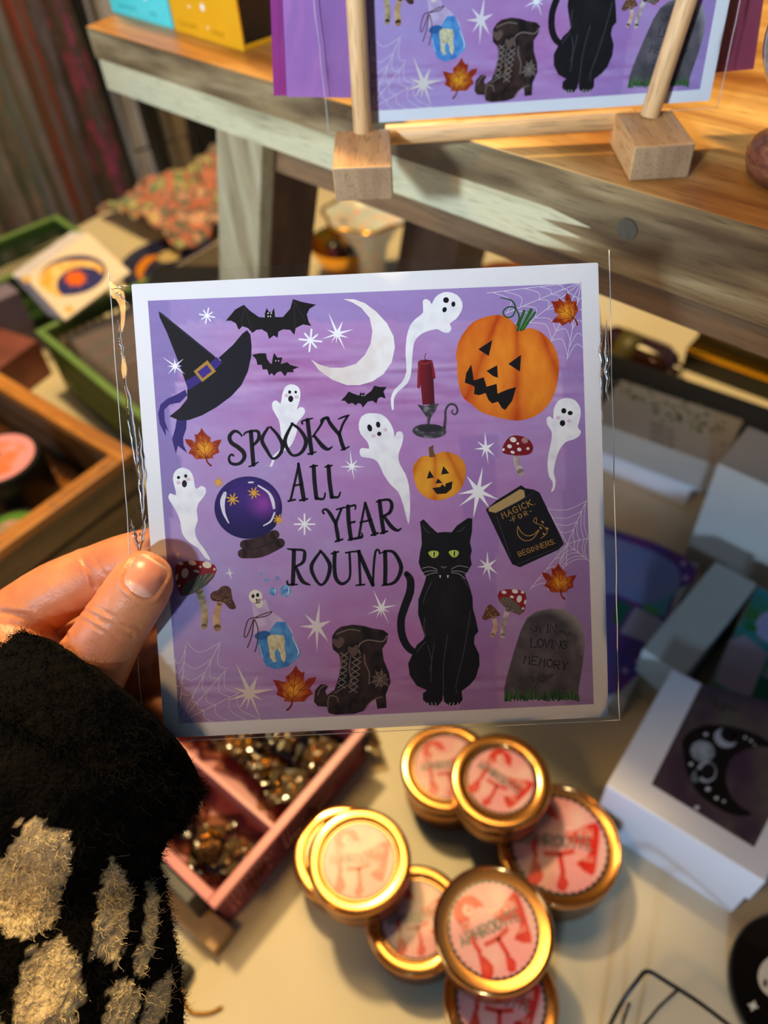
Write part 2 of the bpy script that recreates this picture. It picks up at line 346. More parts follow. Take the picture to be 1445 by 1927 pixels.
# ================================================================= the printed artwork (one design, two copies)
def cdir(x, y, zf): return ROT @ Vector((x, y, -zf))
HM = frame(camv(-.07998, .07208, .2434), cdir(.9996, .04726, .00203), cdir(-.0535, .9943, -.0845))
DM = frame(camv(-.02228, .27417, .22992), cdir(.99689, .02899, -.0733), cdir(-.07165, .72092, -.68931))
HMi = HM.inverted(); HN = (HM.to_3x3() @ Vector((0, 0, 1)))
def tocard(u, v):
    q = HMi @ onp(u, v, HM.translation, HN); return q.x, q.y
def card_rect(x0, y0, x1, y1, r=.0015, n=4):
    out = []
    for cx, cy, a0 in ((x1-r, y1-r, 0), (x0+r, y1-r, 90), (x0+r, y0+r, 180), (x1-r, y0+r, 270)):
        for k in range(n+1):
            a = math.radians(a0+90*k/n); out.append((cx+r*math.cos(a), cy+r*math.sin(a)))
    return out
def make_art():
    OFF = {'A': (200, 460), 'B': (680, 460), 'C': (200, 920), 'D': (680, 920)}
    reg = ['A']
    P = Paint(lambda x, y: tocard(OFF[reg[0]][0]+x/2.89, OFF[reg[0]][1]+y/2.89))
    def R(r): reg[0] = r
    K = (24, 22, 26); W_ = (236, 238, 243)
    # ---- painted ground: lilac with magenta clouds and dry brush streaks
    def ground(x, y):      # photo pixels
        u = (x-280)/840.; v = (y-530)/830.
        c = (174, 154, 208)
        m = math.exp(-(((u-.62)/.42)**2+((v-.42)/.42)**2))*.8+math.exp(-(((u-.30)/.22)**2+((v-.22)/.14)**2))*.55+math.exp(-(((u-.55)/.3)**2+((v-.86)/.16)**2))*.85
        m += .35*fbm(x*.009, y*.018, 1)
        c = mixc(c, (180, 118, 180), m*.8)
        s = fbm(x*.006, y*.11, 5)
        band = math.exp(-((y-690-.04*x)/55)**2)+.8*math.exp(-((y-1290)/35)**2)
        c = mixc(c, (206, 178, 220), max(0, s)*1.2*band+.30*max(0, fbm(x*.01, y*.03, 9)))
        c = mixc(c, (150, 92, 150), max(0, -s)*1.2*band)
        if u < .06+.012*math.sin(y*.03): c = mixc(c, (132, 116, 178), .8)
        if v < .09+.012*fbm(x*.01, 3): c = mixc(c, (146, 128, 190), .55)
        if .70 < u < .78 and .35 < v: c = mixc(c, (140, 104, 178), .35)
        if u > .93: c = mixc(c, (140, 112, 178), .45)
        return mixc(c, (255, 255, 255), .05*fbm(x*.15, y*.15, 2))
    P.xf, sx = (lambda x, y: tocard(x, y)), P.xf
    # straight sided print area inside the white border (four corners measured)
    q = [(278, 566), (1093, 533), (1117, 1325), (337, 1362)]
    N = 110; V = []; F = []; C = []
    for j in range(N+1):
        for i in range(N+1):
            a, b = i/N, j/N
            x = (q[0][0]*(1-a)+q[1][0]*a)*(1-b)+(q[3][0]*(1-a)+q[2][0]*a)*b
            y = (q[0][1]*(1-a)+q[1][1]*a)*(1-b)+(q[3][1]*(1-a)+q[2][1]*a)*b
            V.append((x, y)); C.append(lin(ground(x, y)))
    F = [(j*(N+1)+i, j*(N+1)+i+1, (j+1)*(N+1)+i+1, (j+1)*(N+1)+i) for j in range(N) for i in range(N)]
    P.emit(V, F, C, 0); P.xf = sx
    # ---- spider webs
    def web(c, ends, ts, w=3.2, col=(226, 220, 236), sag=.13):
        c = Vector(c); E_ = [Vector(e) for e in ends]
        for e in E_: P.stroke([c, c.lerp(e, .5)+Vector((random.uniform(-3, 3), random.uniform(-3, 3))), e], w, col, 1, 3)
        for t in ts:
            for a, b in zip(E_, E_[1:]):
                p = c.lerp(a, t*random.uniform(.93, 1.05)); r = c.lerp(b, t*random.uniform(.93, 1.05)); m = (p+r)/2; m = m.lerp(c, sag)
                P.stroke([p, m, r], w*.85, col, 1.2, 4)
    R('B'); web((1197, 205), [(683, 265), (785, 375), (880, 450), (1030, 530), (1118, 625), (1207, 592)], (.25, .42, .6, .8, .96))
    R('C'); web((393, 1274), [(372, 930), (432, 845), (612, 845), (652, 983), (730, 1105), (838, 1255)], (.22, .4, .62, .83, 1.0), col=(224, 214, 222))
    R('D'); web((1120, 300), [(1012, 108), (1225, 62), (1236, 268), (1236, 390), (1115, 420), (1020, 548), (915, 548)], (.35, .55, .78, .97))
    # ---- witch hat
    R('A')
    P.poly([(430, 790), (385, 815), (330, 840), (295, 870), (282, 920), (290, 975), (325, 1045), (322, 1000), (340, 1020), (318, 960), (315, 900), (345, 870), (400, 860), (440, 820)], (58, 44, 118), 2)
    P.poly([(385, 940), (375, 1000), (358, 1060), (378, 1138), (390, 1095), (440, 1135), (420, 1090), (418, 1050), (435, 1000), (438, 940)], (54, 42, 112), 2)
    P.poly([(343, 935), (400, 890), (440, 840), (440, 790), (500, 740), (625, 630), (610, 618), (690, 545), (740, 485), (765, 466), (783, 490), (790, 550), (788, 610), (770, 690), (735, 765), (680, 825), (600, 885), (520, 930), (450, 955), (400, 958)], (26, 25, 36), 3)
    P.poly([(285, 365), (300, 372), (580, 600), (628, 645), (445, 790), (430, 745), (385, 620), (330, 480), (290, 395)], K, 4,
           lambda x, y: mixc((24, 24, 32), (70, 76, 98), max(0, 1-abs((y-372)-(x-300)*.80)/16)*.7), 7)
    P.poly([(430, 745), (480, 715), (560, 650), (600, 612), (630, 645), (570, 700), (510, 750), (450, 792)], (60, 44, 124), 5)
    P.poly([(475, 690), (550, 630), (597, 690), (522, 748)], (176, 134, 62), 6); P.poly([(496, 693), (547, 654), (574, 690), (524, 728)], (66, 46, 136), 7)
    # ---- bats
    P.poly([(650, 415), (700, 355), (748, 328), (780, 360), (830, 395), (862, 398), (862, 375), (872, 346), (885, 368), (900, 368), (912, 346), (916, 375), (918, 395), (960, 395), (1000, 350), (1015, 297), (1060, 312), (1140, 328), (1105, 350), (1090, 380), (1100, 420), (1115, 443), (1070, 435), (1030, 455), (1022, 492), (1000, 465), (960, 462), (935, 475), (932, 508), (910, 495), (885, 515), (875, 480), (845, 462), (815, 465), (795, 482), (770, 455), (740, 445), (720, 465), (705, 430), (680, 415)], (24, 22, 24), 2)
    for a in (880, 897): P.ell(a, 374, 4, 4, (220, 220, 210), 3)
    for a in (880, 893): P.ell(a, 391, 3, 5, (220, 220, 210), 3)
    for a, b in (((748, 335), (735, 440)), ((748, 335), (790, 460)), ((1020, 305), (1025, 455)), ((1020, 305), (1085, 420))): P.stroke([a, b], 2, (62, 56, 62), 3, 0)
    P.poly([(792, 600), (835, 592), (868, 592), (875, 625), (890, 645), (900, 650), (905, 615), (912, 590), (930, 615), (958, 615), (948, 650), (985, 640), (1000, 655), (1048, 668), (1015, 680), (1020, 695), (985, 695), (972, 718), (950, 690), (930, 695), (912, 715), (900, 700), (885, 712), (875, 680), (850, 680), (845, 655), (822, 655), (815, 625)], (24, 22, 24), 2)
    for a in (922, 937): P.ell(a, 633, 3, 4, (210, 210, 200), 3)
    R('B')
    P.poly([(-112, 850), (-88, 825), (-69, 800), (-42, 812), (-12, 822), (-5, 803), (4, 812), (14, 804), (20, 822), (55, 795), (70, 768), (100, 775), (138, 775), (120, 800), (132, 838), (105, 830), (90, 838), (82, 865), (60, 850), (35, 855), (20, 872), (8, 888), (-2, 868), (-18, 862), (-30, 875), (-50, 862), (-72, 868), (-90, 850)], (24, 22, 24), 2)
    for a in (3, 14): P.ell(a, 822, 3, 3, (210, 210, 200), 3)
    # ---- crescent moon
    def mooncol(x, y): return mixc((246, 244, 244), (222, 206, 200), .18+.35*fbm(x*.012, y*.012, 3)-(x-60)*.0022)
    P.poly([(-99, 297), (-40, 298), (20, 320), (80, 365), (140, 430), (175, 500), (182, 560), (165, 640), (120, 705), (60, 745), (-10, 765), (-80, 765), (-160, 735), (-230, 685), (-275, 625), (-230, 653), (-170, 670), (-100, 670), (-30, 650), (20, 600), (50, 540), (60, 470), (45, 400), (0, 345), (-50, 315)], W_, 2, mooncol, 9)
    # ---- ghosts
    def gcol(x, y): return mixc((246, 247, 251), (226, 226, 236), .2+.8*fbm(x*.015, y*.015, 8))
    def ghost(r, pts, eyes, cheeks=()):
        R(r); P.poly(pts, W_, 2, gcol, 12, 2)
        for e in eyes: P.ell(e[0], e[1], e[2], e[3], K, 3.5, e[4] if len(e) > 4 else 0, 14)
        for e in cheeks: P.ell(e[0], e[1], 12, 10, (224, 198, 208), 3, 0, 12)
    ghost('A', [(1005, 760), (1040, 772), (1055, 800), (1052, 850), (1035, 898), (1052, 885), (1075, 890), (1080, 915), (1060, 945), (1035, 975), (1038, 1010), (1022, 1060), (1000, 1098), (960, 1128), (926, 1150), (914, 1175), (902, 1205), (888, 1208), (900, 1180), (906, 1150), (940, 1120), (952, 1085), (950, 1040), (946, 1000), (938, 955), (905, 898), (903, 860), (925, 848), (948, 866), (956, 820), (972, 776)],
          [(997, 803, 8, 10), (1030, 803, 7, 8), (1003, 840, 14, 18)], [(980, 822), (1034, 830)])
    ghost('C', [(415, -116), (455, -99), (475, -59), (480, -19), (492, 0), (515, -16), (540, -4), (540, 26), (520, 56), (500, 81), (492, 120), (498, 170), (482, 220), (492, 270), (520, 310), (545, 345), (567, 388), (535, 372), (500, 322), (450, 290), (412, 240), (403, 180), (380, 120), (345, 65), (338, 40), (350, 24), (380, 35), (372, -10), (362, -60), (378, -100)],
          [(393, -62, 9, 9), (432, -70, 9, 10), (425, -28, 14, 20)], [(393, -34), (446, -52)])
    ghost('B', [(470, 258), (520, 275), (548, 315), (545, 360), (515, 405), (480, 430), (490, 455), (475, 480), (440, 476), (410, 460), (350, 475), (310, 500), (285, 540), (276, 620), (270, 700), (250, 755), (200, 800), (177, 840), (176, 895), (165, 896), (160, 840), (178, 790), (220, 750), (245, 690), (240, 600), (245, 510), (265, 440), (300, 400), (335, 370), (333, 310), (350, 297), (372, 308), (382, 325), (400, 290), (430, 267)],
          [(460, 303, 16, 16), (500, 325, 11, 15), (452, 355, 12, 15, .4)])
    ghost('B', [(60, 918), (110, 925), (150, 960), (175, 1010), (181, 1050), (192, 1022), (215, 1017), (228, 1040), (220, 1090), (202, 1140), (207, 1190), (240, 1250), (258, 1310), (264, 1380), (264, 1460), (256, 1522), (236, 1450), (222, 1400), (200, 1345), (160, 1308), (120, 1250), (90, 1185), (50, 1162), (0, 1155), (-10, 1122), (5, 1106), (42, 1110), (30, 1070), (-5, 1030), (-15, 980), (0, 937), (30, 920)],
          [(45, 998, 13, 20, -.3), (91, 980, 12, 17, -.2), (97, 1030, 12, 12)], [(130, 1008), (65, 1042)])
    ghost('B', [(1115, 835), (1162, 848), (1190, 890), (1190, 940), (1176, 993), (1193, 1015), (1185, 1040), (1155, 1060), (1110, 1075), (1075, 1120), (1055, 1180), (1045, 1240), (1056, 1285), (1048, 1335), (1030, 1345), (1040, 1318), (1038, 1288), (1020, 1260), (1012, 1200), (1015, 1150), (1030, 1080), (1035, 1020), (1010, 980), (1008, 945), (1025, 935), (1043, 950), (1045, 900), (1070, 850)],
          [(1100, 905, 14, 15), (1135, 917, 14, 12), (1093, 972, 15, 17)], [(1070, 943), (1130, 960)])
    # ---- candle and holder
    R('B')
    P.stroke([(350, 632), (344, 610), (352, 592)], 3, (60, 40, 50), 3)
    P.poly([(306, 640), (318, 630), (345, 626), (385, 630), (390, 700), (398, 868), (332, 872), (322, 765), (315, 785), (303, 765), (310, 700)], (110, 28, 40), 3,
           lambda x, y: mixc((122, 32, 44), (76, 20, 30), (x-320)/80), 9)
    P.stroke([(384, 645), (392, 690), (396, 725)], [10, 12, 14], (140, 36, 46), 4); P.stroke([(312, 650), (309, 720), (310, 775)], [8, 10, 14], (150, 44, 52), 4)
    P.stroke([(310, 640), (345, 650), (384, 636)], 5, (160, 54, 60), 4.5)
    def met(x, y): return mixc((62, 60, 66), (130, 128, 134), max(0, fbm(x*.03, y*.05, 4))*1.6)
    P.poly([(303, 870), (345, 878), (380, 868), (420, 866), (402, 905), (376, 945), (368, 985), (380, 1000), (355, 1000), (356, 945), (330, 905)], (70, 68, 74), 4, met, 9)
    P.ell(370, 1015, 93, 40, (58, 56, 62), 4, .03, 26, met, 10); P.ell(372, 1000, 66, 20, (48, 46, 52), 5, 0, 20)
    P.stroke([(450, 1000), (456, 950), (458, 900), (480, 870), (510, 875), (522, 905), (508, 925), (490, 912), (500, 898)], [18, 14, 12, 12, 12, 11, 9, 7, 5], (70, 68, 74), 5)
    # ---- pumpkins
    def pumpkin(cx, cy, sx_, sy_, light, dark, rib, seed):
        def f(x, y):
            a = math.atan2(x-cx, (y-cy)+sy_*1.3); q = abs(math.sin(a*rib)); d = math.hypot((x-cx)/sx_, (y-cy-sy_*.9)/sy_)
            t = .10+.65*(1-q)**2.2+.6*max(0, d-.62)+.16*fbm(x*.02, y*.010, seed)
            return mixc(light, dark, t)
        return f
    big = pumpkin(845, 470, 300, 260, (244, 146, 42), (186, 66, 18), 8.5, 1)
    P.poly([(520, 640), (514, 600), (528, 530), (560, 475), (610, 420), (680, 393), (740, 383), (800, 400), (845, 448), (870, 468), (905, 455), (955, 465), (1010, 505), (1050, 560), (1074, 640), (1070, 720), (1050, 810), (1010, 880), (960, 925), (900, 950), (840, 958), (780, 950), (700, 930), (640, 905), (600, 870), (560, 842), (535, 790), (522, 710)], (225, 110, 20), 3, big, 8, 2)
    for l in ([(635, 570), (712, 520), (692, 607)], [(868, 600), (798, 650), (862, 692)], [(680, 688), (738, 657), (742, 725), (718, 718)],
              [(597, 653), (570, 700), (562, 752), (600, 765), (615, 775), (612, 814), (640, 820), (675, 808), (690, 845), (710, 865), (742, 855), (765, 892), (782, 900), (820, 850), (842, 775), (790, 790), (740, 812), (735, 758), (680, 774), (665, 722), (610, 740), (605, 700)]):
        P.poly(l, (28, 22, 22), 5)
    for s_, w in (([(850, 468), (862, 420), (885, 362)], 14), ([(868, 465), (900, 400), (922, 355)], 16), ([(880, 462), (915, 410), (945, 370)], 12)): P.stroke(s_, w, (44, 96, 42), 4)
    for s_, w in (([(858, 462), (880, 410), (905, 358)], 4), ([(876, 462), (908, 402), (932, 362)], 4)): P.stroke(s_, w, (90, 146, 74), 5)
    P.stroke([(845, 440), (858, 395), (835, 345), (795, 342), (770, 368), (788, 396), (822, 388), (838, 345), (815, 305), (755, 290)], [9, 9, 8, 8, 8, 8, 8, 8, 8, 4], (40, 84, 46), 5)
    P.poly([(365, 1105), (392, 1090), (390, 1115), (402, 1155), (370, 1158)], (112, 78, 48), 5)
    sm = pumpkin(400, 1160, 150, 130, (240, 170, 50), (196, 98, 24), 7, 2)
    P.poly([(278, 1230), (290, 1190), (330, 1152), (380, 1150), (430, 1130), (480, 1130), (540, 1160), (567, 1210), (562, 1280), (530, 1345), (470, 1380), (400, 1392), (340, 1368), (300, 1322)], (230, 150, 30), 4, sm, 8, 2)
    for l in ([(370, 1228), (396, 1268), (355, 1274)], [(445, 1205), (478, 1245), (433, 1252)], [(415, 1272), (441, 1297), (402, 1300)],
              [(385, 1325), (430, 1318), (438, 1303), (455, 1318), (458, 1300), (496, 1288), (490, 1330), (460, 1355), (410, 1358)]): P.poly(l, (32, 24, 22), 5)
    # ---- maple leaves (one outline, turned and scaled)
    LF = [(1032, 957), (1042, 980), (1062, 1000), (1078, 992), (1075, 1025), (1075, 1052), (1100, 1030), (1142, 1022), (1134, 1050), (1105, 1085), (1125, 1115), (1100, 1128), (1078, 1156), (1020, 1158), (1012, 1162), (1004, 1190), (990, 1206), (975, 1203), (998, 1182), (1006, 1160), (965, 1155), (970, 1140), (925, 1120), (932, 1090), (905, 1038), (940, 1042), (965, 1050), (980, 1050), (975, 1022), (1000, 1003), (1015, 985)]
    VN = [[(1012, 1160), (1020, 1080), (1032, 985)], [(1012, 1150), (1060, 1090), (1115, 1045)], [(1012, 1150), (960, 1090), (925, 1055)], [(1012, 1155), (1060, 1135), (1100, 1118)], [(1012, 1155), (975, 1135), (945, 1120)], [(1022, 1075), (1055, 1040), (1062, 1012)], [(1020, 1085), (995, 1050), (992, 1020)], [(1055, 1095), (1095, 1090)], [(965, 1095), (940, 1095)]]
    def leaf(r, tip, stem, sc=1.0, flip=1):
        R(r); a = Vector((1032, 957)); b = Vector((980, 1203)); d0 = b-a; d1 = Vector(stem)-Vector(tip)
        an = math.atan2(d1.y, d1.x)-(math.atan2(d0.y*1, d0.x*flip)); k = d1.length/d0.length*sc
        def T(p):
            q = Vector(p)-a; q.x *= flip; q = Vector((q.x*math.cos(an)-q.y*math.sin(an), q.x*math.sin(an)+q.y*math.cos(an)))*k
            return (tip[0]+q.x, tip[1]+q.y)
        c = Vector(T((1020, 1090)))
        P.poly([T(p) for p in LF], (200, 90, 20), 4, lambda x, y: mixc((240, 164, 40), (150, 44, 14), (Vector((x, y))-c).length/(75*k)+.35*fbm(x*.05, y*.05, 6)-.15), 6)
        for v in VN: P.stroke([T(p) for p in v], 3.0*k, (88, 26, 14), 5)
        P.stroke([T(p) for p in ((1012, 1150), (1006, 1180), (982, 1203))], [5*k, 7*k, 9*k], (108, 36, 22), 5)
    leaf('C', (1032, 957), (980, 1203)); leaf('A', (517, 998), (572, 1203), 1, -1); leaf('B', (1030, 308), (1172, 440)); leaf('D', (1070, 402), (1108, 600), 1, -1)
    # ---- stars
    R('A'); st = (248, 250, 254)
    P.aster(548, 388, 42, 7, st); P.aster(1110, 522, 60, 10, st, rot=.1)
    P.star((1255, 488), [(1208, 372), (1286, 416), (1345, 462), (1318, 508), (1300, 578), (1250, 540), (1222, 535), (1170, 515), (1198, 462)], st, 2)
    P.star((375, 663), [(305, 612), (370, 617), (420, 622), (412, 660), (428, 705), (372, 705), (335, 705), (330, 662)], st, 5)
    P.star((1335, 1208), [(1325, 1110), (1365, 1170), (1408, 1210), (1365, 1235), (1350, 1283), (1310, 1240), (1268, 1210), (1300, 1175)], st)
    R('B')
    P.star((676, 1108), [(672, 1018), (724, 1078), (725, 1150), (690, 1195), (655, 1158), (612, 1113), (628, 1070)], st)
    P.star((635, 1342), [(660, 1208), (715, 1290), (748, 1388), (700, 1440), (608, 1490), (530, 1425), (525, 1357), (572, 1258)], st)
    R('C')
    P.star((1145, 748), [(1160, 618), (1223, 715), (1208, 832), (1145, 890), (1092, 820), (1047, 748), (1078, 680)], (232, 222, 226), 2)
    P.star((780, 1112), [(705, 948), (822, 1018), (910, 1090), (850, 1150), (840, 1255), (765, 1200), (722, 1195), (660, 1150), (688, 1080)], (226, 214, 206), 3, .24)
    P.star((389, 357), [(389, 330), (405, 358), (389, 382), (373, 356)], (220, 200, 190), 2); P.star((672, 458), [(668, 422), (694, 455), (682, 495), (646, 458)], (232, 226, 232), 2)
    P.aster(1078, 192, 55, 9, st, rot=.0)
    R('D')
    P.star((108, 650), [(65, 550), (135, 590), (195, 632), (155, 672), (152, 738), (108, 700), (80, 705), (30, 682), (55, 635)], st)
    P.star((685, 420), [(685, 337), (735, 383), (740, 462), (703, 505), (660, 470), (627, 425), (640, 382)], st)
    # ---- toadstools
    def shroom_stem(pts, w, a, b): P.stroke(pts, w, a, 3, 5, lambda x, y: mixc(a, b, .5+1.2*fbm(x*.06, y*.02, 7)))
    R('B')
    shroom_stem([(842, 1140), (845, 1190), (866, 1240)], [32, 30, 42], (214, 200, 196), (160, 140, 140))
    P.poly([(764, 1128), (775, 1085), (808, 1045), (850, 1039), (900, 1053), (930, 1088), (932, 1118), (915, 1140), (870, 1148), (800, 1143)], (126, 28, 36), 4, None, 4, 2)
    for e in ((825, 1062, 18, 14), (805, 1098, 13, 11), (850, 1083, 7, 7), (888, 1066, 18, 16), (858, 1115, 12, 10), (905, 1110, 8, 8), (822, 1130, 12, 8), (772, 1116, 7, 9)): P.ell(*e, (232, 226, 228) if e[0] != 888 else (170, 130, 130), 5, .3, 14)
    R('C')
    shroom_stem([(505, 555), (525, 620), (536, 690), (532, 748)], [44, 34, 36, 34], (206, 184, 138), (140, 112, 78))
    P.poly([(375, 470), (374, 420), (400, 398), (470, 389), (540, 393), (590, 415), (601, 440), (585, 480), (550, 520), (490, 560), (450, 578), (405, 583), (385, 530)], (134, 26, 34), 4, None, 4, 1)
    P.poly([(412, 578), (410, 545), (450, 500), (500, 470), (585, 455), (583, 482), (550, 518), (490, 556), (450, 576)], (98, 90, 74), 5, lambda x, y: mixc((118, 110, 92), (66, 58, 46), .5+math.sin(math.atan2(y-555, x-490)*26)*.5), 5)
    for e in ((405, 405, 14, 10), (468, 403, 22, 13), (548, 413, 25, 18), (511, 424, 8, 6), (588, 437, 6, 7), (490, 448, 17, 8), (428, 458, 19, 27), (383, 480, 8, 19), (397, 527, 7, 7)): P.ell(*e, (226, 208, 190), 6, .2, 16)
    shroom_stem([(616, 622), (598, 690), (604, 755)], [30, 36, 40], (166, 120, 76), (210, 176, 130))
    P.poly([(565, 582), (578, 560), (608, 550), (625, 532), (655, 527), (678, 545), (686, 600), (705, 640), (695, 655), (668, 650), (640, 620), (600, 612), (575, 606)], (92, 58, 42), 4, lambda x, y: mixc((104, 68, 48), (66, 40, 30), .5+fbm(x*.04, y*.04, 3)), 6, 2)
    for k in range(14): P.ell(600+random.uniform(-15, 80), 575+random.uniform(-30, 40), 4, 3, (138, 100, 74), 5, 0, 8)
    R('D')
    shroom_stem([(718, 697), (729, 745), (714, 795)], [22, 26, 26], (190, 140, 110), (226, 204, 190))
    P.poly([(655, 705), (665, 680), (685, 637), (702, 629), (725, 648), (753, 680), (748, 692), (712, 695), (680, 714)], (106, 70, 50), 4, None, 4, 2)
    for k in range(10): P.ell(705+random.uniform(-28, 28), 672+random.uniform(-22, 20), 4, 3, (170, 138, 106), 5, 0, 8)
    shroom_stem([(798, 655), (776, 720), (768, 798)], [30, 26, 28], (224, 212, 206), (150, 130, 126))
    P.poly([(739, 580), (752, 555), (790, 545), (850, 548), (890, 560), (898, 600), (885, 668), (860, 686), (820, 670), (780, 642), (750, 612)], (148, 36, 44), 4, None, 4, 1)
    P.poly([(755, 592), (800, 588), (850, 622), (882, 670), (858, 682), (818, 667), (775, 640), (753, 612)], (112, 100, 90), 5, lambda x, y: mixc((134, 122, 110), (84, 74, 66), .5+math.sin(math.atan2(y-660, x-800)*26)*.5), 6)
    for e in ((775, 562, 14, 9), (835, 557, 17, 12), (876, 562, 10, 7), (818, 587, 11, 7), (858, 598, 14, 20), (890, 615, 6, 13), (878, 650, 6, 6)): P.ell(*e, (236, 230, 232), 6, .2, 14)
    # ---- crystal ball
    R('C')
    P.ell(772, 102, 184, 170, (40, 26, 90), 3, 0, 48, lambda x, y: mixc(mixc((34, 24, 84), (70, 44, 130), max(0, 1-math.hypot(x-760, y-40)/210)), (142, 62, 160), max(0, 1-math.hypot(x-855, y-80)/105)*1.1), 9)
    P.stroke([(645, 25), (632, 70), (640, 130), (666, 186)], [20, 26, 16, 6], (224, 222, 238), 4); P.stroke([(826, -18), (880, 18), (903, 60), (912, 104)], [8, 12, 18, 14], (224, 222, 238), 4)
    P.stroke([(915, 130), (895, 175), (855, 200)], [9, 10, 6], (224, 222, 238), 4); P.stroke([(775, -35), (798, -36)], 9, (224, 222, 238), 4, 0)
    for x, y, r in ((687, 57, 34), (803, 22, 32), (935, 167, 28), (610, -35, 26)): P.aster(x, y, r, 7, (226, 170, 56), 5, 4, .35)
    for pts in ([(752, 303), (830, 292), (915, 250)], [(740, 352), (840, 344), (945, 295)]): P.stroke(pts, [52, 56, 54], (66, 42, 42), 4, 5, lambda x, y: mixc((76, 50, 48), (44, 28, 30), .5+fbm(x*.03, y*.06, 2)))
    P.stroke([(742, 328), (840, 318), (940, 272)], 4, (30, 20, 22), 5)
    # ---- potion bottle
    P.poly([(788, 622), (868, 600), (888, 662), (950, 700), (1005, 760), (1056, 885), (1050, 912), (990, 965), (920, 982), (868, 962), (835, 890), (803, 790), (803, 700)], (186, 160, 200), 3, lambda x, y: mixc((188, 160, 200), (206, 184, 216), .5+fbm(x*.02, y*.02)), 9, 1)
    P.poly([(810, 792), (850, 775), (885, 775), (925, 722), (972, 722), (1008, 785), (1056, 885), (1050, 912), (990, 965), (920, 982), (868, 962), (835, 890)], (90, 150, 205), 4, lambda x, y: mixc((96, 160, 214), (60, 120, 190), .5+fbm(x*.02, y*.02, 4)), 9, 1)
    P.ell(850, 796, 44, 24, (46, 96, 160), 5, -.15)
    P.stroke([(1010, 800), (1045, 880), (1040, 905)], [3, 7, 4], (214, 226, 240), 6); P.stroke([(832, 850), (852, 920)], 4, (190, 214, 236), 6, 0)
    P.poly([(877, 803), (898, 790), (935, 794), (965, 797), (973, 830), (968, 860), (979, 910), (968, 943), (953, 932), (944, 890), (930, 864), (914, 890), (926, 938), (910, 943), (890, 915), (886, 870), (877, 835)], (216, 206, 168), 6, lambda x, y: mixc((226, 218, 180), (190, 176, 134), .4+fbm(x*.04, y*.04)), 6)
    P.ell(812, 585, 37, 37, (232, 224, 208), 5); P.ell(832, 622, 21, 25, (226, 216, 200), 5, .2)
    for e in ((798, 583, 9, 11), (823, 577, 9, 11), (817, 603, 4, 7)): P.ell(*e, (36, 28, 30), 6, 0, 12)
    P.stroke([(812, 622), (838, 618)], 4, (60, 50, 48), 6, 0)
    for s_ in ([(805, 702), (850, 682), (900, 668), (872, 690), (812, 702)], [(808, 700), (770, 715), (750, 792), (764, 802), (800, 712)], [(803, 712), (790, 800), (768, 862)], [(808, 712), (825, 765), (820, 840), (808, 885)]): P.stroke(s_, 5.5, (84, 56, 44), 7)
    for e in ((843, 463, 8, 7), (873, 494, 14, 9), (908, 558, 22, 22), (975, 555, 30, 32)): P.ell(*e, (104, 156, 206), 3, 0, 20, (lambda x, y: mixc((132, 182, 222), (74, 124, 186), .5+fbm(x*.05, y*.05))), 7)
    P.stroke([(915, 545), (920, 560), (916, 572)], 4, (220, 232, 244), 4); P.stroke([(990, 535), (994, 555), (986, 572)], 5, (220, 232, 244), 4); P.aster(928, 487, 14, 4, (96, 146, 200), 3, 3)
    # ---- lace-up boots
    def lea(x, y): return mixc((62, 44, 40), (26, 20, 20), .45+1.1*fbm(x*.016, y*.012, 12))
    P.poly([(1228, 845), (1228, 800), (1250, 768), (1275, 750), (1340, 738), (1400, 745), (1445, 758), (1507, 768), (1533, 788), (1524, 835), (1500, 870), (1508, 930), (1537, 1000), (1546, 1050), (1520, 1118), (1524, 1190), (1474, 1196), (1464, 1140), (1430, 1168), (1405, 1206), (1350, 1223), (1250, 1229), (1210, 1220), (1198, 1185), (1150, 1182), (1129, 1158), (1134, 1098), (1163, 1064), (1190, 1062), (1206, 1075), (1190, 1100), (1200, 1122), (1240, 1092), (1262, 1030), (1277, 960), (1265, 900), (1232, 872)], (44, 32, 30), 3, lea, 8)
    for c_ in ((1262, 835), (1345, 878)): P.poly([(c_[0], c_[1]+34), (c_[0]-32, c_[1]), (c_[0]-26, c_[1]-22), (c_[0]-6, c_[1]-14), (c_[0]+12, c_[1]-30), (c_[0]+32, c_[1]-16), (c_[0]+26, c_[1]+8)], (100, 80, 72), 5, None, 4, 2)
    g = (128, 112, 104)
    for s_, w in (([(1380, 900), (1375, 850), (1420, 822), (1500, 830), (1526, 800)], 7), ([(1402, 900), (1408, 950), (1430, 1000), (1428, 1060)], 6), ([(1330, 900), (1322, 980), (1330, 1050), (1290, 1080), (1240, 1110)], 5), ([(1205, 1195), (1210, 1130), (1250, 1130), (1262, 1160)], 5), ([(1150, 1120), (1165, 1085), (1190, 1068)], 5), ([(1400, 1205), (1430, 1165), (1465, 1140), (1500, 1130)], 5), ([(1250, 790), (1320, 765), (1380, 772)], 6)): P.stroke(s_, w, g, 5)
    for k in range(6):
        y = 890+k*33; x = 1292-k*3
        P.stroke([(x-20, y), (x+22, y+28)], 4.5, (142, 130, 124), 6, 0); P.stroke([(x+22, y), (x-20, y+28)], 4.5, (142, 130, 124), 6, 0)
        y += 22; x = 1362-k*4
        P.stroke([(x-22, y), (x+22, y+30)], 4.5, (142, 130, 124), 6, 0); P.stroke([(x+22, y), (x-22, y+30)], 4.5, (142, 130, 124), 6, 0)
    cw = Vector((1490, 1035)); ee = [cw+Vector((math.cos(a), math.sin(a)))*(52+8*math.sin(3*a)) for a in [k*math.pi/4.5 for k in range(10)]]
    for e in ee: P.stroke([cw, e], 3, (150, 136, 128), 6, 0)
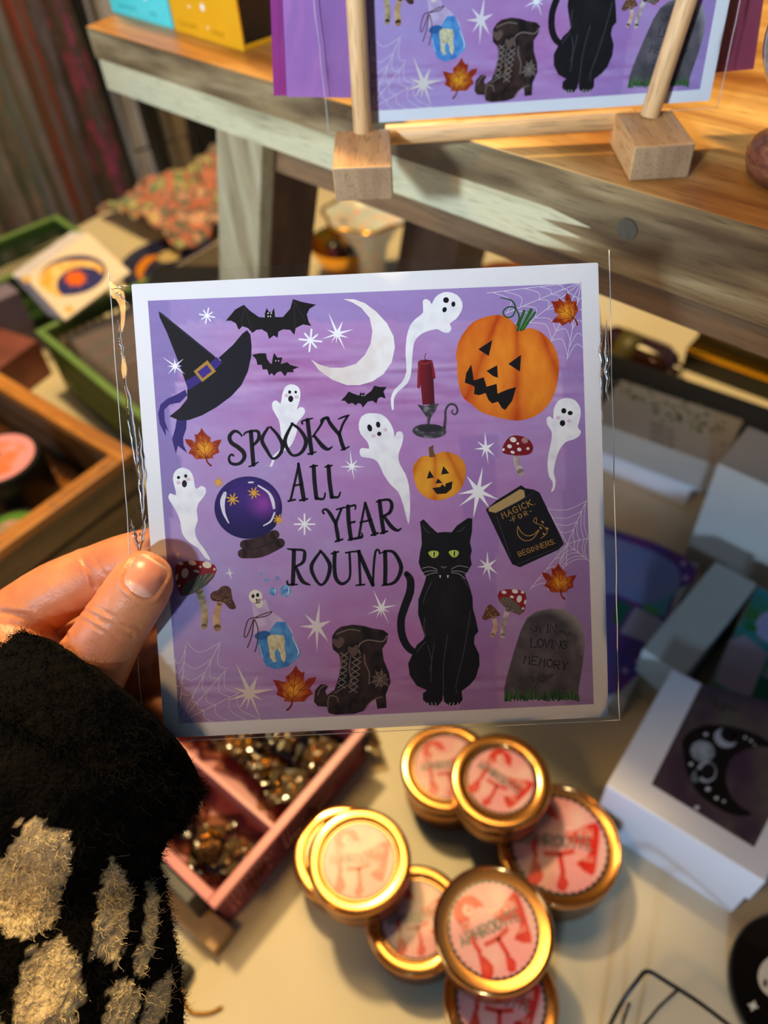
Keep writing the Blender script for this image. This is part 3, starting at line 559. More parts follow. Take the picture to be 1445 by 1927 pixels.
    for t in (.3, .55, .8):
        for a, b in zip(ee, ee[1:]): P.stroke([cw.lerp(a, t), cw.lerp((a+b)/2, t*.86), cw.lerp(b, t)], 2.6, (150, 136, 128), 6, 3)
    # ---- black cat
    R('D')
    def fur(x, y): return mixc((24, 22, 24), (50, 42, 40), .5*max(0, fbm(x*.012, y*.006, 21))+(.35*max(0, 1-math.hypot((x-470)/120, (y-640)/260))))
    P.stroke([(245, 462), (266, 495), (264, 560), (236, 640), (216, 710), (220, 790), (246, 852), (285, 886), (330, 900)], [30, 40, 44, 44, 42, 42, 40, 36, 30], K, 3)
    P.poly([(318, 178), (338, 165), (375, 205), (412, 238), (450, 234), (490, 236), (520, 198), (580, 158), (603, 162), (601, 230), (590, 290), (600, 335), (592, 370), (600, 410), (578, 448), (562, 470), (585, 520), (604, 590), (606, 650), (620, 700), (636, 775), (615, 800), (612, 840), (640, 900), (642, 960), (620, 1030), (590, 1065), (545, 1100), (551, 1145), (530, 1172), (480, 1179), (450, 1158), (442, 1110), (441, 1150), (415, 1179), (370, 1176), (335, 1148), (334, 1112), (356, 1095), (300, 1070), (262, 1012), (254, 950), (275, 905), (300, 850), (335, 820), (345, 800), (325, 740), (308, 680), (310, 600), (340, 520), (352, 480), (325, 440), (311, 400), (318, 350), (328, 300), (325, 230)], K, 3.5, fur, 10)
    for c_, w in (((392, 355), 29), ((502, 352), 28)):
        P.poly([(c_[0]-w, c_[1]-9), (c_[0]-8, c_[1]-19), (c_[0]+w*.7, c_[1]-17), (c_[0]+w, c_[1]-4), (c_[0]+w*.6, c_[1]+16), (c_[0]-4, c_[1]+20), (c_[0]-w*.6, c_[1]+10)], (186, 206, 84), 5, None, 4, 2)
        P.ell(c_[0]+3, c_[1], 4, 15, (16, 14, 14), 6, 0, 12); P.ell(c_[0]+1, c_[1]+2, w*.45, 8, (214, 224, 120), 5.5, 0, 12); P.ell(c_[0]-4, c_[1]-9, 3, 3, (250, 250, 240), 7, 0, 8)
    P.stroke([(432, 422), (448, 428), (464, 421)], [4, 8, 4], (110, 100, 100), 5); P.stroke([(448, 430), (450, 450)], 2, (80, 72, 72), 5, 0)
    for x in (428, 470): P.poly([(x-5, 470), (x+5, 470), (x, 487)], (234, 232, 228), 5)
    for s_ in ([(412, 438), (370, 424), (330, 432)], [(412, 446), (365, 446), (318, 462)], [(414, 455), (375, 462), (332, 482)], [(488, 436), (530, 418), (580, 428)], [(490, 446), (540, 448), (586, 470)], [(488, 455), (530, 462), (565, 490)]): P.stroke(s_, 2.2, (190, 186, 190), 6)
    for s_ in ([(345, 700), (340, 760), (352, 800)], [(395, 840), (385, 920), (372, 990)], [(360, 850), (380, 930), (378, 1050)], [(470, 790), (455, 880), (445, 980), (446, 1110)], [(592, 665), (572, 800), (545, 940), (515, 1060), (520, 1110)], [(336, 205), (352, 228), (372, 240)], [(520, 232), (545, 225), (560, 205)], [(385, 500), (355, 560), (335, 620)], [(590, 540), (560, 500), (545, 480)], [(300, 890), (330, 850), (350, 830)]): P.stroke(s_, 3, (84, 84, 92), 5)
    for x in (365, 385, 405): P.stroke([(x, 1178), (x-3, 1162)], 4, (206, 204, 206), 6, 0)
    for x in (482, 502, 525): P.stroke([(x-4, 1178), (x, 1162)], 4, (206, 204, 206), 6, 0)
    # ---- spell book
    P.poly([(676, 112), (735, 62), (868, -20), (890, -4), (940, 5), (968, 20), (1085, 262), (1101, 300), (1072, 330), (862, 426), (820, 410), (800, 372)], (28, 26, 30), 4, None, 4)
    P.poly([(692, 104), (862, 2), (884, 8), (890, 44), (812, 92), (728, 130), (692, 122)], (206, 178, 120), 5, lambda x, y: mixc((214, 188, 130), (150, 120, 74), .5+.5*math.sin((y+x*.55)*.8)), 4)
    P.stroke([(728, 134), (890, 50), (945, 10)], 4, (56, 54, 60), 6, 0); P.stroke([(735, 150), (812, 372)], 3, (74, 72, 78), 6, 0); P.stroke([(850, 408), (1070, 318), (1090, 290)], 3, (70, 68, 72), 6, 0)
    gold = (186, 142, 74)
    def line(t, o, e, h, w):
        d = Vector(e)-Vector(o); L_ = d.length; d.normalize(); up = (d.y, -d.x)
        wd_ = sum(.45 if c == ' ' else (.40 if c in 'I.-1' else .72) for c in t)*h
        P.text(t, o, d, up, h, w, gold if reg[0] == 'D' and h < 50 and w < 5 else (58, 54, 56), 6, L_/wd_)
    line('MAGICK.', (770, 162), (958, 76), 34, 4.4); line('-FOR-', (812, 184), (938, 126), 25, 4.2); line('BEGINNERS.', (858, 368), (1066, 292), 27, 4.2)
    P.stroke([(850, 202), (850, 248), (885, 280), (930, 272), (966, 222), (935, 248), (900, 255), (870, 236), (850, 202)], 4, gold, 6, 4)
    P.stroke([(975, 270), (1010, 235), (985, 200), (955, 190), (935, 175), (950, 155), (952, 185)], 3.2, gold, 6)
    for x, y in ((985, 180), (975, 212), (1010, 215), (992, 245)): P.ell(x, y, 9, 5, gold, 6, .8, 10)
    # ---- tombstone
    P.poly([(775, 1092), (790, 1020), (830, 880), (868, 765), (900, 702), (950, 667), (1030, 650), (1110, 658), (1172, 700), (1206, 770), (1214, 850), (1202, 960), (1182, 1080), (1176, 1142), (960, 1138), (780, 1142)], (110, 104, 112), 3,
           lambda x, y: mixc(mixc((104, 98, 104), (72, 68, 74), .5+1.0*fbm(x*.008, y*.008, 31)), (150, 146, 150), max(0, math.hypot((x-1000)/205, (y-900)/240)-.88)*4 if y < 900 else 0), 10)
    tk = (30, 28, 30)
    def tline(t, o, e, h, w):
        d = Vector(e)-Vector(o); L_ = d.length; d.normalize(); wd_ = sum(.45 if c == ' ' else (.40 if c in 'I.-1' else .72) for c in t)*h
        P.text(t, o, d, (d.y, -d.x), h, w, tk, 6, L_/wd_, None, .04)
    tline('IN', (1003, 780), (1062, 786), 46, 6); tline('LOVING', (920, 858), (1118, 872), 46, 6); tline('MEMORY', (882, 948), (1128, 988), 44, 6)
    P.stroke([(918, 752), (935, 772), (955, 770), (945, 752), (965, 755), (975, 782)], 4, tk, 6); P.stroke([(1072, 778), (1100, 776), (1118, 798), (1138, 792), (1132, 780), (1122, 790)], 4, tk, 6)
    for r_ in (9, 17, 26): P.stroke([(982+r_*math.cos(a), 1032+r_*.8*math.sin(a)) for a in [k*.7+r_ for k in range(9)]], 3.4, tk, 6)
    P.stroke([(945, 1030), (915, 1020), (930, 1040), (955, 1038)], 3.4, tk, 6); P.stroke([(1010, 1020), (1040, 1010), (1025, 1028), (1008, 1030)], 3.4, tk, 6); P.stroke([(960, 1050), (940, 1085)], 5, (40, 60, 44), 6, 0)
    for k in range(70):
        x = 778+k*5.8+random.uniform(-4, 4); h = random.uniform(22, 62)*(1.5 if random.random() < .15 else 1)*.9; l = random.uniform(-14, 14)
        P.stroke([(x, 1140+random.uniform(-3, 14)), (x+l*.3, 1140-h*.5), (x+l, 1142-h)], [8, 6, 2], mixc((30, 66, 34), (74, 116, 58), random.random()), 5+.02*k, 2)
    # ---- lettering SPOOKY ALL YEAR ROUND
    TX = {'A': [([(738, 1042), (716, 1020), (692, 1018), (670, 1045), (680, 1078), (715, 1102), (745, 1130), (750, 1160), (730, 1188), (700, 1196), (674, 1186), (667, 1160), (680, 1142), (692, 1150)], [6, 10, 13, 15, 16, 17, 17, 15, 13, 12, 11, 9, 8, 7]),
                ([(786, 1018), (792, 1100), (800, 1198)], 16), ([(748, 1036), (760, 1022), (800, 1014), (826, 1020), (828, 1058), (798, 1094)], [6, 8, 9, 12, 14, 9]), ([(776, 1208), (800, 1200), (825, 1184)], [6, 8, 5]),
                ([(880, 996), (846, 1060), (872, 1118), (906, 1165), (944, 1140), (958, 1090), (930, 1035), (893, 994)], [9, 15, 13, 10, 13, 16, 12, 9]),
                ([(1012, 974), (972, 1060), (985, 1112), (1016, 1148), (1062, 1130), (1086, 1070), (1052, 1008), (1008, 974)], [9, 15, 13, 10, 13, 16, 12, 9]),
                ([(1094, 955), (1104, 1040), (1117, 1136)], 16), ([(1066, 975), (1064, 962), (1095, 952), (1122, 946)], [8, 7, 8, 5]), ([(1098, 1140), (1115, 1137), (1140, 1128)], [8, 8, 5]),
                ([(1212, 958), (1204, 940), (1184, 950), (1160, 992), (1122, 1046)], [8, 8, 9, 9, 7]), ([(1130, 1040), (1175, 1096), (1205, 1114), (1228, 1100)], [10, 17, 12, 5]),
                ([(1172, 972), (1168, 955), (1196, 944), (1225, 985), (1268, 1036)], [8, 7, 10, 15, 14]), ([(1312, 934), (1285, 980), (1266, 1034)], [9, 9, 10]), ([(1266, 1030), (1280, 1080), (1292, 1112)], [14, 15, 14]),
                ([(1262, 950), (1290, 938), (1320, 928)], [5, 8, 5]), ([(1276, 1118), (1295, 1112), (1320, 1100)], [5, 8, 5]),
                ([(1046, 1192), (1030, 1270), (1002, 1390)], [8, 9, 9]), ([(1044, 1192), (1058, 1290), (1074, 1388)], [10, 16, 16]), ([(1018, 1312), (1066, 1304)], 8), ([(990, 1396), (1026, 1388)], 8), ([(1052, 1392), (1092, 1384)], 8),
                ([(1127, 1206), (1132, 1290), (1142, 1380)], 16), ([(1108, 1210), (1146, 1203)], 7), ([(1142, 1380), (1180, 1384), (1190, 1352)], [12, 9, 6]),
                ([(1208, 1206), (1214, 1290), (1226, 1374)], 16), ([(1190, 1210), (1226, 1202)], 7), ([(1226, 1374), (1260, 1374), (1272, 1348)], [12, 9, 6])],
          'C': [([(1182, 134), (1176, 118), (1196, 112), (1220, 140), (1248, 192)], [8, 7, 10, 14, 13]), ([(1278, 108), (1262, 150), (1248, 190), (1255, 235), (1262, 280)], [9, 10, 13, 15, 14]), ([(1252, 112), (1292, 101)], 7), ([(1246, 286), (1284, 274)], 8),
                ([(1314, 95), (1318, 180), (1330, 272)], 16), ([(1297, 102), (1335, 92), (1354, 90), (1353, 112)], [6, 9, 8, 5]), ([(1320, 186), (1350, 179)], 9), ([(1316, 278), (1362, 268), (1392, 262), (1388, 240)], [7, 10, 8, 5]),
                ([(1020, 334), (1018, 420), (1014, 518)], 16), ([(985, 326), (1012, 330), (1070, 334), (1078, 360), (1068, 400), (1026, 424)], [5, 9, 10, 14, 13, 8]), ([(1030, 424), (1064, 500), (1108, 522)], [11, 16, 5]), ([(984, 502), (990, 520), (1038, 520)], [7, 8, 6]),
                ([(1166, 338), (1116, 415), (1130, 478), (1166, 522), (1200, 490), (1216, 420), (1190, 368), (1163, 336)], [9, 15, 13, 10, 13, 16, 12, 9]),
                ([(1242, 346), (1240, 420), (1248, 485), (1278, 516), (1312, 500), (1326, 460), (1322, 346)], [15, 15, 15, 13, 10, 9, 9]), ([(1224, 352), (1262, 342)], 7), ([(1302, 348), (1342, 340)], 7)],
          'D': [([(20, 76), (0, 180), (-14, 262)], [8, 9, 9]), ([(20, 76), (44, 160), (72, 246)], [10, 16, 16]), ([(-6, 182), (55, 168)], 8), ([(-34, 270), (0, 258)], 7), ([(54, 252), (90, 240)], 8),
                ([(98, 66), (108, 150), (120, 236)], 16), ([(80, 72), (100, 64), (150, 60), (165, 92), (152, 130), (114, 150)], [5, 9, 11, 14, 13, 8]), ([(122, 148), (162, 205), (196, 226), (216, 214)], [11, 16, 11, 5]), ([(104, 242), (140, 230)], 8),
                ([(-14, 340), (-10, 430), (-6, 522)], 10), ([(-16, 340), (22, 430), (62, 522)], [14, 17, 15]), ([(100, 352), (92, 332), (76, 344), (66, 430), (62, 522)], [7, 8, 9, 9, 9]), ([(-42, 342), (-8, 336)], 7), ([(-28, 524), (16, 520)], 7),
                ([(128, 342), (130, 430), (128, 516)], 16), ([(108, 348), (140, 338), (180, 350), (216, 428), (182, 506), (112, 524)], [5, 9, 13, 16, 13, 6])]}
    for r_, L_ in TX.items():
        R(r_)
        for pts, w in L_: P.stroke(pts, [q*1.38 for q in w] if isinstance(w, list) else w*1.38, (20, 18, 24), 8)
    return P
ART = make_art()
# ================================================================= cards in clear sleeves
paper = plain('card_paper', (232, 232, 236), .55, var=.02, scale=40)
film = clear('clear_film', (.985, .99, .99), .03, 1.33, bump=.10)
film_crinkled = clear('crinkled_film', (.95, .97, .98), .06, 1.6, bump=.6)
seam = plain('film_seam', (196, 200, 204), .25, var=.1)
def sleeve(parent, x0, y0, x1, y1, gap, name='clear_sleeve', amp=.0012, seed=0, crease=1, fm=None):
    """two thin films closed round the card, wavy where nothing holds them flat"""
    b = MB()
    def w(x, y, sgn):
        inside = min(x-x0, x1-x, y-y0, y1-y); k = min(1, max(0, inside/.004))
        off = 0 if (0 <= x <= .148 and -.148 <= y <= 0) else 1
        return sgn*(gap*k+.0003)+off*amp*noise.noise(Vector((x*55+seed, y*28, seed)))+off*amp*.35*noise.noise(Vector((x*210, y*80+seed, 3)))
    n = 90
    for sgn in (1, -1):
        b.sheet(lambda a, c: (x0+(x1-x0)*a, y0+(y1-y0)*c, w(x0+(x1-x0)*a, y0+(y1-y0)*c, sgn)), n, n)
    o = b.build(name, fm or film, parent, True)
    s = MB()
    for x in (x0, x1):
        s.tube([(x+.00025*noise.noise(Vector((y*90, x*9, seed))), y, .0+.0003*noise.noise(Vector((y*70, 3, seed)))) for y in [y0+(y1-y0)*k/60 for k in range(61)]], .00016, 5)
    s.tube([(x0+(x1-x0)*k/40, y0, 0) for k in range(41)], .00010, 5)
    s.build('seam', seam, o, True)
    return o
def card(name, M, label, art=True, sx=(-.006, .1535), sy=(-.1495, .0045), seed=0, **kw):
    r = empty(name, label=label, cat='art print', m=M, **kw)
    b = MB(); b.prism(card_rect(0, -.148, .148, 0, .0006 if art else .001), -.0009, 0); b.build('card', paper, r)
    return r
held = card('art_print', HM, 'square purple spooky art print in a clear sleeve, held up by the hand')
ho = ART.build('printed_artwork', INK, held)
sl = sleeve(held, -.0068, -.1493, .1516, .0038, .0007, seed=1)
b = MB(); b.sheet(lambda a, c: (.004+.142*a, -.003-.004*c+.0065*c, -.0012), 2, 2)
disp = card('art_print', DM, 'square purple spooky art print in a sleeve, propped on the wooden stand behind the dowels')
do = bpy.data.objects.new('printed_artwork', ho.data); COL.objects.link(do); do.parent = disp
sleeve(disp, -.0125, -.1510, .1520, .0038, .0008, amp=.0014, seed=5)
# loose crease in the held sleeve beside the card
CRF = clear('creased_film', (.96, .98, 1), .03, 1.9)
def crease(u0, v0, u1, v1, w, h, nseg=26, seed=0, z=.0005):
    c = MB(); a = Vector(tocard(u0, v0)+(z,)); b_ = Vector(tocard(u1, v1)+(z,)); d = (b_-a).normalized(); n = Vector((-d.y, d.x, 0)); vs = []
    for i in range(nseg+1):
        t = i/nseg; p = a.lerp(b_, t)+n*.0006*noise.noise(Vector((t*9, seed, 0))); k = math.sin(math.pi*t)
        for j in range(5): s_ = j/4-.5; vs.append(p+n*w*s_*k+Vector((0, 0, h*k*(1-4*s_*s_)*(1+.5*noise.noise(Vector((t*14, seed, s_)))))))
    c.add(vs, [(i*5+j, i*5+j+1, i*5+j+6, i*5+j+5) for i in range(nseg) for j in range(4)])
    c.build('crease', CRF, sl, True)
crease(233, 690, 262, 900, .0022, .0016, seed=1); crease(262, 800, 270, 985, .0020, .0016, seed=2); crease(246, 975, 262, 1040, .0016, .0018, seed=3)
crease(275, 968, 262, 1045, .0016, .0016, seed=4); crease(208, 543, 244, 572, .0008, .0008, seed=5); crease(212, 545, 246, 537, .0008, .0008, seed=6)
crease(1140, 600, 1142, 760, .0016, .0014, seed=7); crease(1128, 570, 1132, 800, .0012, .001, seed=8); crease(222, 600, 235, 690, .0012, .0010, seed=9)

# ================================================================= riser bench
ZR = .421
RA = at(162, 50, ZR)
RM = frame(RA, E1, -E2 if False else E2)      # local x along the front edge, y towards the back, z up
grey = wood('weathered_wood', [(.30, (92, 70, 46)), (.46, (134, 116, 82)), (.62, (160, 148, 114)), (.8, (142, 134, 106))], (5, 60, 60), 1, .55, .35, (60, 900, 900), (1.0, (150, 140, 130), (255, 255, 255), (9, 3, 40)))
greyp = wood('pale_weathered_wood', [(.30, (150, 148, 118)), (.5, (196, 196, 164)), (.7, (186, 190, 160))], (5, 60, 60), 1, .55, .3, (60, 900, 900), seed=3)
honey = wood('honey_wood', [(.30, (160, 116, 62)), (.5, (206, 164, 98)), (.7, (230, 194, 128))], (5, 45, 45), 1, .38, .35, (50, 700, 700), (1.0, (190, 160, 130), (255, 255, 255), (5, 18, 5)))
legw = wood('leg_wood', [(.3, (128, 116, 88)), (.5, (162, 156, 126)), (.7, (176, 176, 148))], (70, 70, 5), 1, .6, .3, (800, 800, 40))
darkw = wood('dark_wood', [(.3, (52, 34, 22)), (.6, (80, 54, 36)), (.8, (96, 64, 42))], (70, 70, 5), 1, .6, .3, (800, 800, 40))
rm = empty('riser_bench', label='weathered wooden riser bench with honey coloured top, standing across the white table', cat='riser', m=RM)
L_ = .85; D_ = .30
b = MB(); b.prism([(0, 0), (L_, 0), (L_, D_), (-.075, D_)], -.0005, 0); b.build('top_board', honey, rm)
fr = MB(); fr.prism([(0, 0), (L_, 0), (L_, D_), (-.075, D_)], -.0185, -.0005); fr.build('edge_board', grey, rm)
jx = (RM.inverted() @ onp(1075, 420, RA, E2)).x
zig = [(jx-.016, -.0375), (jx+.008, -.0340), (jx-.018, -.0310), (jx+.006, -.0275), (jx-.016, -.0245), (jx+.010, -.0215), (jx-.012, -.0185)]
XZ = Matrix(((1, 0, 0, 0), (0, 0, -1, 0), (0, 1, 0, 0), (0, 0, 0, 1)))
fr = MB(); fr.prism([(.004, -.0375)]+zig+[(.004, -.0185)], -.10, 0, XZ); fr.build('edge_board', greyp, rm)
fr = MB(); fr.prism(list(reversed(zig))+[(L_, -.0375)][:0]+[(jx-.016, -.0375), (L_, -.0375), (L_, -.0185)], -.10, 0, XZ) if False else fr.prism([(L_, -.0375), (L_, -.0185)]+list(reversed(zig)), -.10, 0, XZ); fr.build('edge_board', grey, rm)
fr = MB(); fr.box(-.06, L_, .10, D_-.002, -.0375, -.0185); fr.build('edge_board', grey, rm)
fr = MB(); fr.prism([(.36+.0045*math.cos(k*math.pi/12), -.0207+.0045*math.sin(k*math.pi/12)) for k in range(24)], 0, .0008, Matrix.Rotation(math.pi/2, 4, 'X')); 
pl = fr.build('dowel_plug', plain('plug_wood', (66, 64, 56), .6, var=.2, scale=400, stretch=(1, 1, .2)), rm)
kx = (RM.inverted() @ onp(1181, 431, RA, E2)); pl.location = (kx.x-.36, 0, kx.z+.0207)
def leg(xt, y0, y1, splay, w, ht, name='leg', m=legw):
    z0 = -.0375; z1 = -ZR; dx = -splay*(ZR-.0375)
    b = MB(); b.hexa([(xt+dx, y0, z1), (xt+w+dx, y0, z1), (xt+w+dx, y1, z1), (xt+dx, y1, z1)], [(xt, y0, z0), (xt+w, y0, z0), (xt+w, y1, z0), (xt, y1, z0)])
    return b.build(name, m, rm, bevel=.0012)
l0 = RM.inverted() @ onp(403, 240, RA, E2); l1 = RM.inverted() @ onp(488, 262, RA, E2); l2 = RM.inverted() @ onp(410, 500, RA, E2)
spl = -(l2.x-l0.x)/(l2.z-l0.z)*-1
leg(l0.x, .001, .013, abs(spl), l1.x-l0.x, 0); leg(l0.x, .0131, .055, abs(spl), l1.x-l0.x, 0, m=darkw)  # dark rear board: deeper wood tone plus the leg's side shade in its colour
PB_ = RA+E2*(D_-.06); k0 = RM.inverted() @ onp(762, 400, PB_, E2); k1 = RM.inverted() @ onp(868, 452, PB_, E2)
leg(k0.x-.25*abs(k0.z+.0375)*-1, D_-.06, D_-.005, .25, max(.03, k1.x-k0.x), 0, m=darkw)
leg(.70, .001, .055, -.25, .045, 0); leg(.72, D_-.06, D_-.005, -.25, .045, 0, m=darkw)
b = MB(); b.box(.145, .72, .014, .034, -.060, -.0375); b.build('apron', wood('apron_wood', [(.3, (96, 74, 52)), (.6, (132, 106, 76)), (.8, (146, 122, 90))], (5, 60, 60), 1, .6, .3, (60, 900, 900), seed=8), rm)

# ================================================================= wooden display stand
beech = wood('beech_wood', [(.3, (176, 128, 78)), (.5, (206, 162, 108)), (.7, (222, 184, 134))], (60, 8, 60), 1, .5, .35, (900, 90, 900))
beech_end = wood('beech_end_grain', [(.3, (134, 108, 80)), (.5, (158, 132, 100)), (.7, (176, 152, 120))], (60, 30, 12), 1, .6, .3, (900, 900, 900), seed=4)
dowelw = wood('dowel_wood', [(.3, (186, 142, 92)), (.5, (212, 174, 124)), (.7, (226, 194, 148))], (60, 60, 6), 1, .5, .3, (900, 900, 60), seed=6)
zb = ZR+.0138
BF = [(at(1194.6, 277, zb), at(1310, 270, zb)), (at(625, 317, zb), at(737.5, 313, zb))]
sd = empty('display_stand', BF[1][0]*.5+BF[0][1]*.5-Vector((0, 0, .0138)), 'pale beech dowel display stand holding the art print on the riser bench', 'display stand')
sd.location.z = ZR; bpy.context.view_layer.update()
si = Matrix.Translation(-sd.location)
for (a, c_), tx in zip(BF, ((1155.5, 209), (612, 240))):
    xd = (c_-a).normalized(); yd = Vector((-xd.y, xd.x, 0))
    bk = at(tx[0], tx[1], zb) if tx[0] > 1000 else a+(at(1155.5, 209, zb)-BF[0][0])*1.0
    bd = bk-a; b = MB()
    P4 = [a, c_, c_+bd, a+bd]; dn = Vector((0, 0, -.0136))
    cen = sum(P4, Vector())/4
    mm = frame(a, xd, yd)
    loc = [mm.inverted() @ q for q in P4]
    b.hexa([q+dn for q in loc], loc)
    for i in range(6): pass
    b.m = [1 if i in (2, 4) else 0 for i in range(6)]
    o = b.build('base_block', [beech, beech_end], None, bevel=.0008); o.parent = sd; o.matrix_world = mm
def dowel(p0, p1, r, name, parent):
    d = (p1-p0); z = d.normalized(); x = Vector((1, 0, 0)); x = (x-x.dot(z)*z).normalized(); y = z.cross(x)
    m = Matrix((x, y, z)).transposed().to_4x4(); m.translation = p0
    b = MB(); L2 = d.length
    b.lathe([(r*.96, 0), (r, .0004), (r, L2-.0006), (r*.9, L2)], 32)
    o = b.build(name, dowelw, None, True, sharp=50); o.parent = parent; o.matrix_world = m; return o
DN = DM.to_3x3() @ Vector((0, 0, 1)); DY = DM.to_3x3() @ Vector((0, 1, 0))
for (u0, v0, u1, v1) in ((683, 258, 668, -30), (1222, 218, 1305, -40)):
    p0 = at(u0, v0, zb-.002); pl0 = DM.translation+DN*.0052
    p1 = onp(u1, v1, pl0, DN)
    p0 = onp(u0, v0, pl0, DN); 
    dowel(p0, p0+(p1-p0)*1.7, .0039, 'dowel', sd)
pa = DM @ Vector((.012, -.1545, -.004)); pb = DM @ Vector((.118, -.1545, -.004))
dowel(pa, pb, .0042, 'crossbar', sd)
# ================================================================= table, floor, far wall, hanging scarves
T0, T1 = Vector((-.446, 1.206, 0)), Vector((-.253, 1.444, 0)); TD = (T1-T0).normalized(); TN = Vector((-TD.y, TD.x, 0))
tp = [T0+TD*2.2, T0-TD*2.4, T0-TD*2.4-TN*2.0, T0+TD*2.2-TN*2.0]
tb = MB(); tb.prism([(p.x, p.y) for p in reversed(tp)], -.03, 0)
tt = empty('table', (0, 0, -.03), 'cream painted shop table that carries the candle tins, baskets and boxes', 'table')
top = tb.build('tabletop', plain('cream_tabletop', (204, 194, 166), .45, var=.05, scale=9, bump=.08, bscale=90, spec=.35), None); top.parent = tt; top.location.z = .03
lb = MB(); lb.box(-.03, .03, -.03, .03, -.75, -.03)
for q in (T0-TD*1.9-TN*.1, T0+TD*1.9-TN*.1):
    o = lb.build('leg', plain('table_leg_paint', (150, 140, 120), .5), None); o.parent = tt; o.location = (q.x, q.y, .03)
fb = MB(); fb.box(-3, 3, -2, 4, -.80, -.75); tag(fb.build('floor', plain('dark_floor', (38, 34, 34), .6, scale=4)), kind='structure')
wb = MB(); wb.box(-3, 3, 3.2, 3.3, -.75, 2.4); tag(wb.build('wall_back', plain('dark_wall', (26, 24, 30), .8, scale=4)), kind='structure')
wl = MB(); wl.box(-2.4, -2.3, -2, 3.2, -.75, 2.4); tag(wl.build('wall_left', plain('dim_wall', (40, 32, 36), .8, scale=4)), kind='structure')
def cloth_mat(name, cols, sc=(16, 16, 4), det=5, rough=.85):
    m, N, L, B = mat(name); tc = N.new('ShaderNodeTexCoord'); mp = N.new('ShaderNodeMapping'); mp.inputs['Scale'].default_value = sc
    L.new(tc.outputs['Object'], mp.inputs[0]); nz = N.new('ShaderNodeTexNoise'); nz.inputs['Scale'].default_value = 1.6; nz.inputs['Detail'].default_value = det; nz.inputs['Roughness'].default_value = .7
    L.new(mp.outputs[0], nz.inputs['Vector']); r = N.new('ShaderNodeValToRGB'); r.color_ramp.interpolation = 'EASE'
    while len(r.color_ramp.elements) < len(cols): r.color_ramp.elements.new(.5)
    for i, (e, c_) in enumerate(zip(r.color_ramp.elements, cols)): e.position = .32+.36*i/(len(cols)-1); e.color = lin(c_)
    L.new(nz.outputs[0], r.inputs[0]); L.new(r.outputs[0], B.inputs['Base Color']); B.inputs['Roughness'].default_value = rough; B.inputs['Sheen Weight'].default_value = .3
    return m
def scarf(name, label, u0, u1, off, m, z0=-.62, z1=.75, folds=3, cat='scarf', group='textiles hanging beyond the table', amp=.018, narrow=0):
    P0 = T0+TN*off; a = onp(u0, 200, P0, TN); b_ = onp(u1, 200, P0, TN); a.z = b_.z = 0; d = b_-a; w = d.length; d.normalize(); n = Vector((-d.y, d.x, 0))
    b = MB(); sd_ = u0*.37
    def f(i, j):
        z = z0+(z1-z0)*j; k = 1-narrow*(1-j)
        x = w*(.5+(i-.5)*k)
        return (x+.008*math.sin(z*5+sd_), amp*math.sin(i*folds*6.28+1.1*math.sin(z*3+sd_))+amp*.5*math.sin(i*folds*14+z*4), z)
    b.sheet(f, 60, 30)
    o = b.build(name, m, None, True, solid=.002); o.matrix_world = frame(a, d, n)
    return tag(o, label, cat, group)
scarf('hanging_scarf', 'grey green patterned scarf hanging at the far left behind the green basket', -190, 28, .16, cloth_mat('scarf_grey', [(60, 44, 44), (112, 92, 96), (84, 100, 94), (138, 124, 128), (110, 46, 52)]), folds=3)
scarf('hanging_scarf', 'slate and teal patterned scarf hanging between the grey green one and the red one', 30, 70, .14, cloth_mat('scarf_teal', [(40, 40, 44), (96, 104, 104), (126, 116, 122), (100, 60, 66)]), folds=1.2)
scarf('hanging_scarf', 'narrow red and rust patterned scarf hanging between two dark ones', 70, 101, .13, cloth_mat('scarf_red', [(70, 26, 26), (150, 52, 46), (112, 70, 50), (164, 60, 66)]), folds=1.2)
scarf('hanging_scarf', 'dark plum and blue grey scarf hanging beside the rust red one', 99, 145, .11, cloth_mat('scarf_plum', [(34, 26, 34), (86, 80, 98), (58, 40, 48), (104, 84, 92)]), folds=1.5)
scarf('hanging_scarf', 'dark plum scarf with magenta flecks, hanging nearest the bench end', 142, 190, .10, cloth_mat('scarf_fleck', [(32, 24, 30), (88, 78, 84), (60, 44, 50), (150, 44, 104), (96, 86, 90)], (26, 26, 9)), folds=1.5)
BKC = cloth_mat('black_gap_sheet', [(10, 10, 14), (18, 18, 24), (8, 8, 10)])  # for plain sheets added to darken the gaps between the garments
scarf('hanging_garment', 'black sheet added in the dark gap between the plum scarf and the white garment', 186, 222, .32, BKC, cat='garment', folds=1)
scarf('hanging_garment', 'white hanging garment seen under the left end of the bench', 216, 277, .30, cloth_mat('white_cotton', [(176, 180, 200), (214, 214, 226), (150, 150, 162)]), cat='garment', folds=1.5, narrow=.3)
scarf('hanging_garment', 'black sheet added in the dark gap between the white and the beige garments', 272, 306, .36, BKC, cat='garment', folds=1)
scarf('hanging_garment', 'beige hanging garment between two black sheets, left of the bench leg', 304, 352, .34, cloth_mat('beige_cotton', [(150, 128, 106), (178, 158, 134), (120, 112, 116)]), cat='garment', folds=1.5)
scarf('hanging_garment', 'black sheet added in the dark gap close to the bench leg', 350, 440, .36, BKC, cat='garment', folds=2)

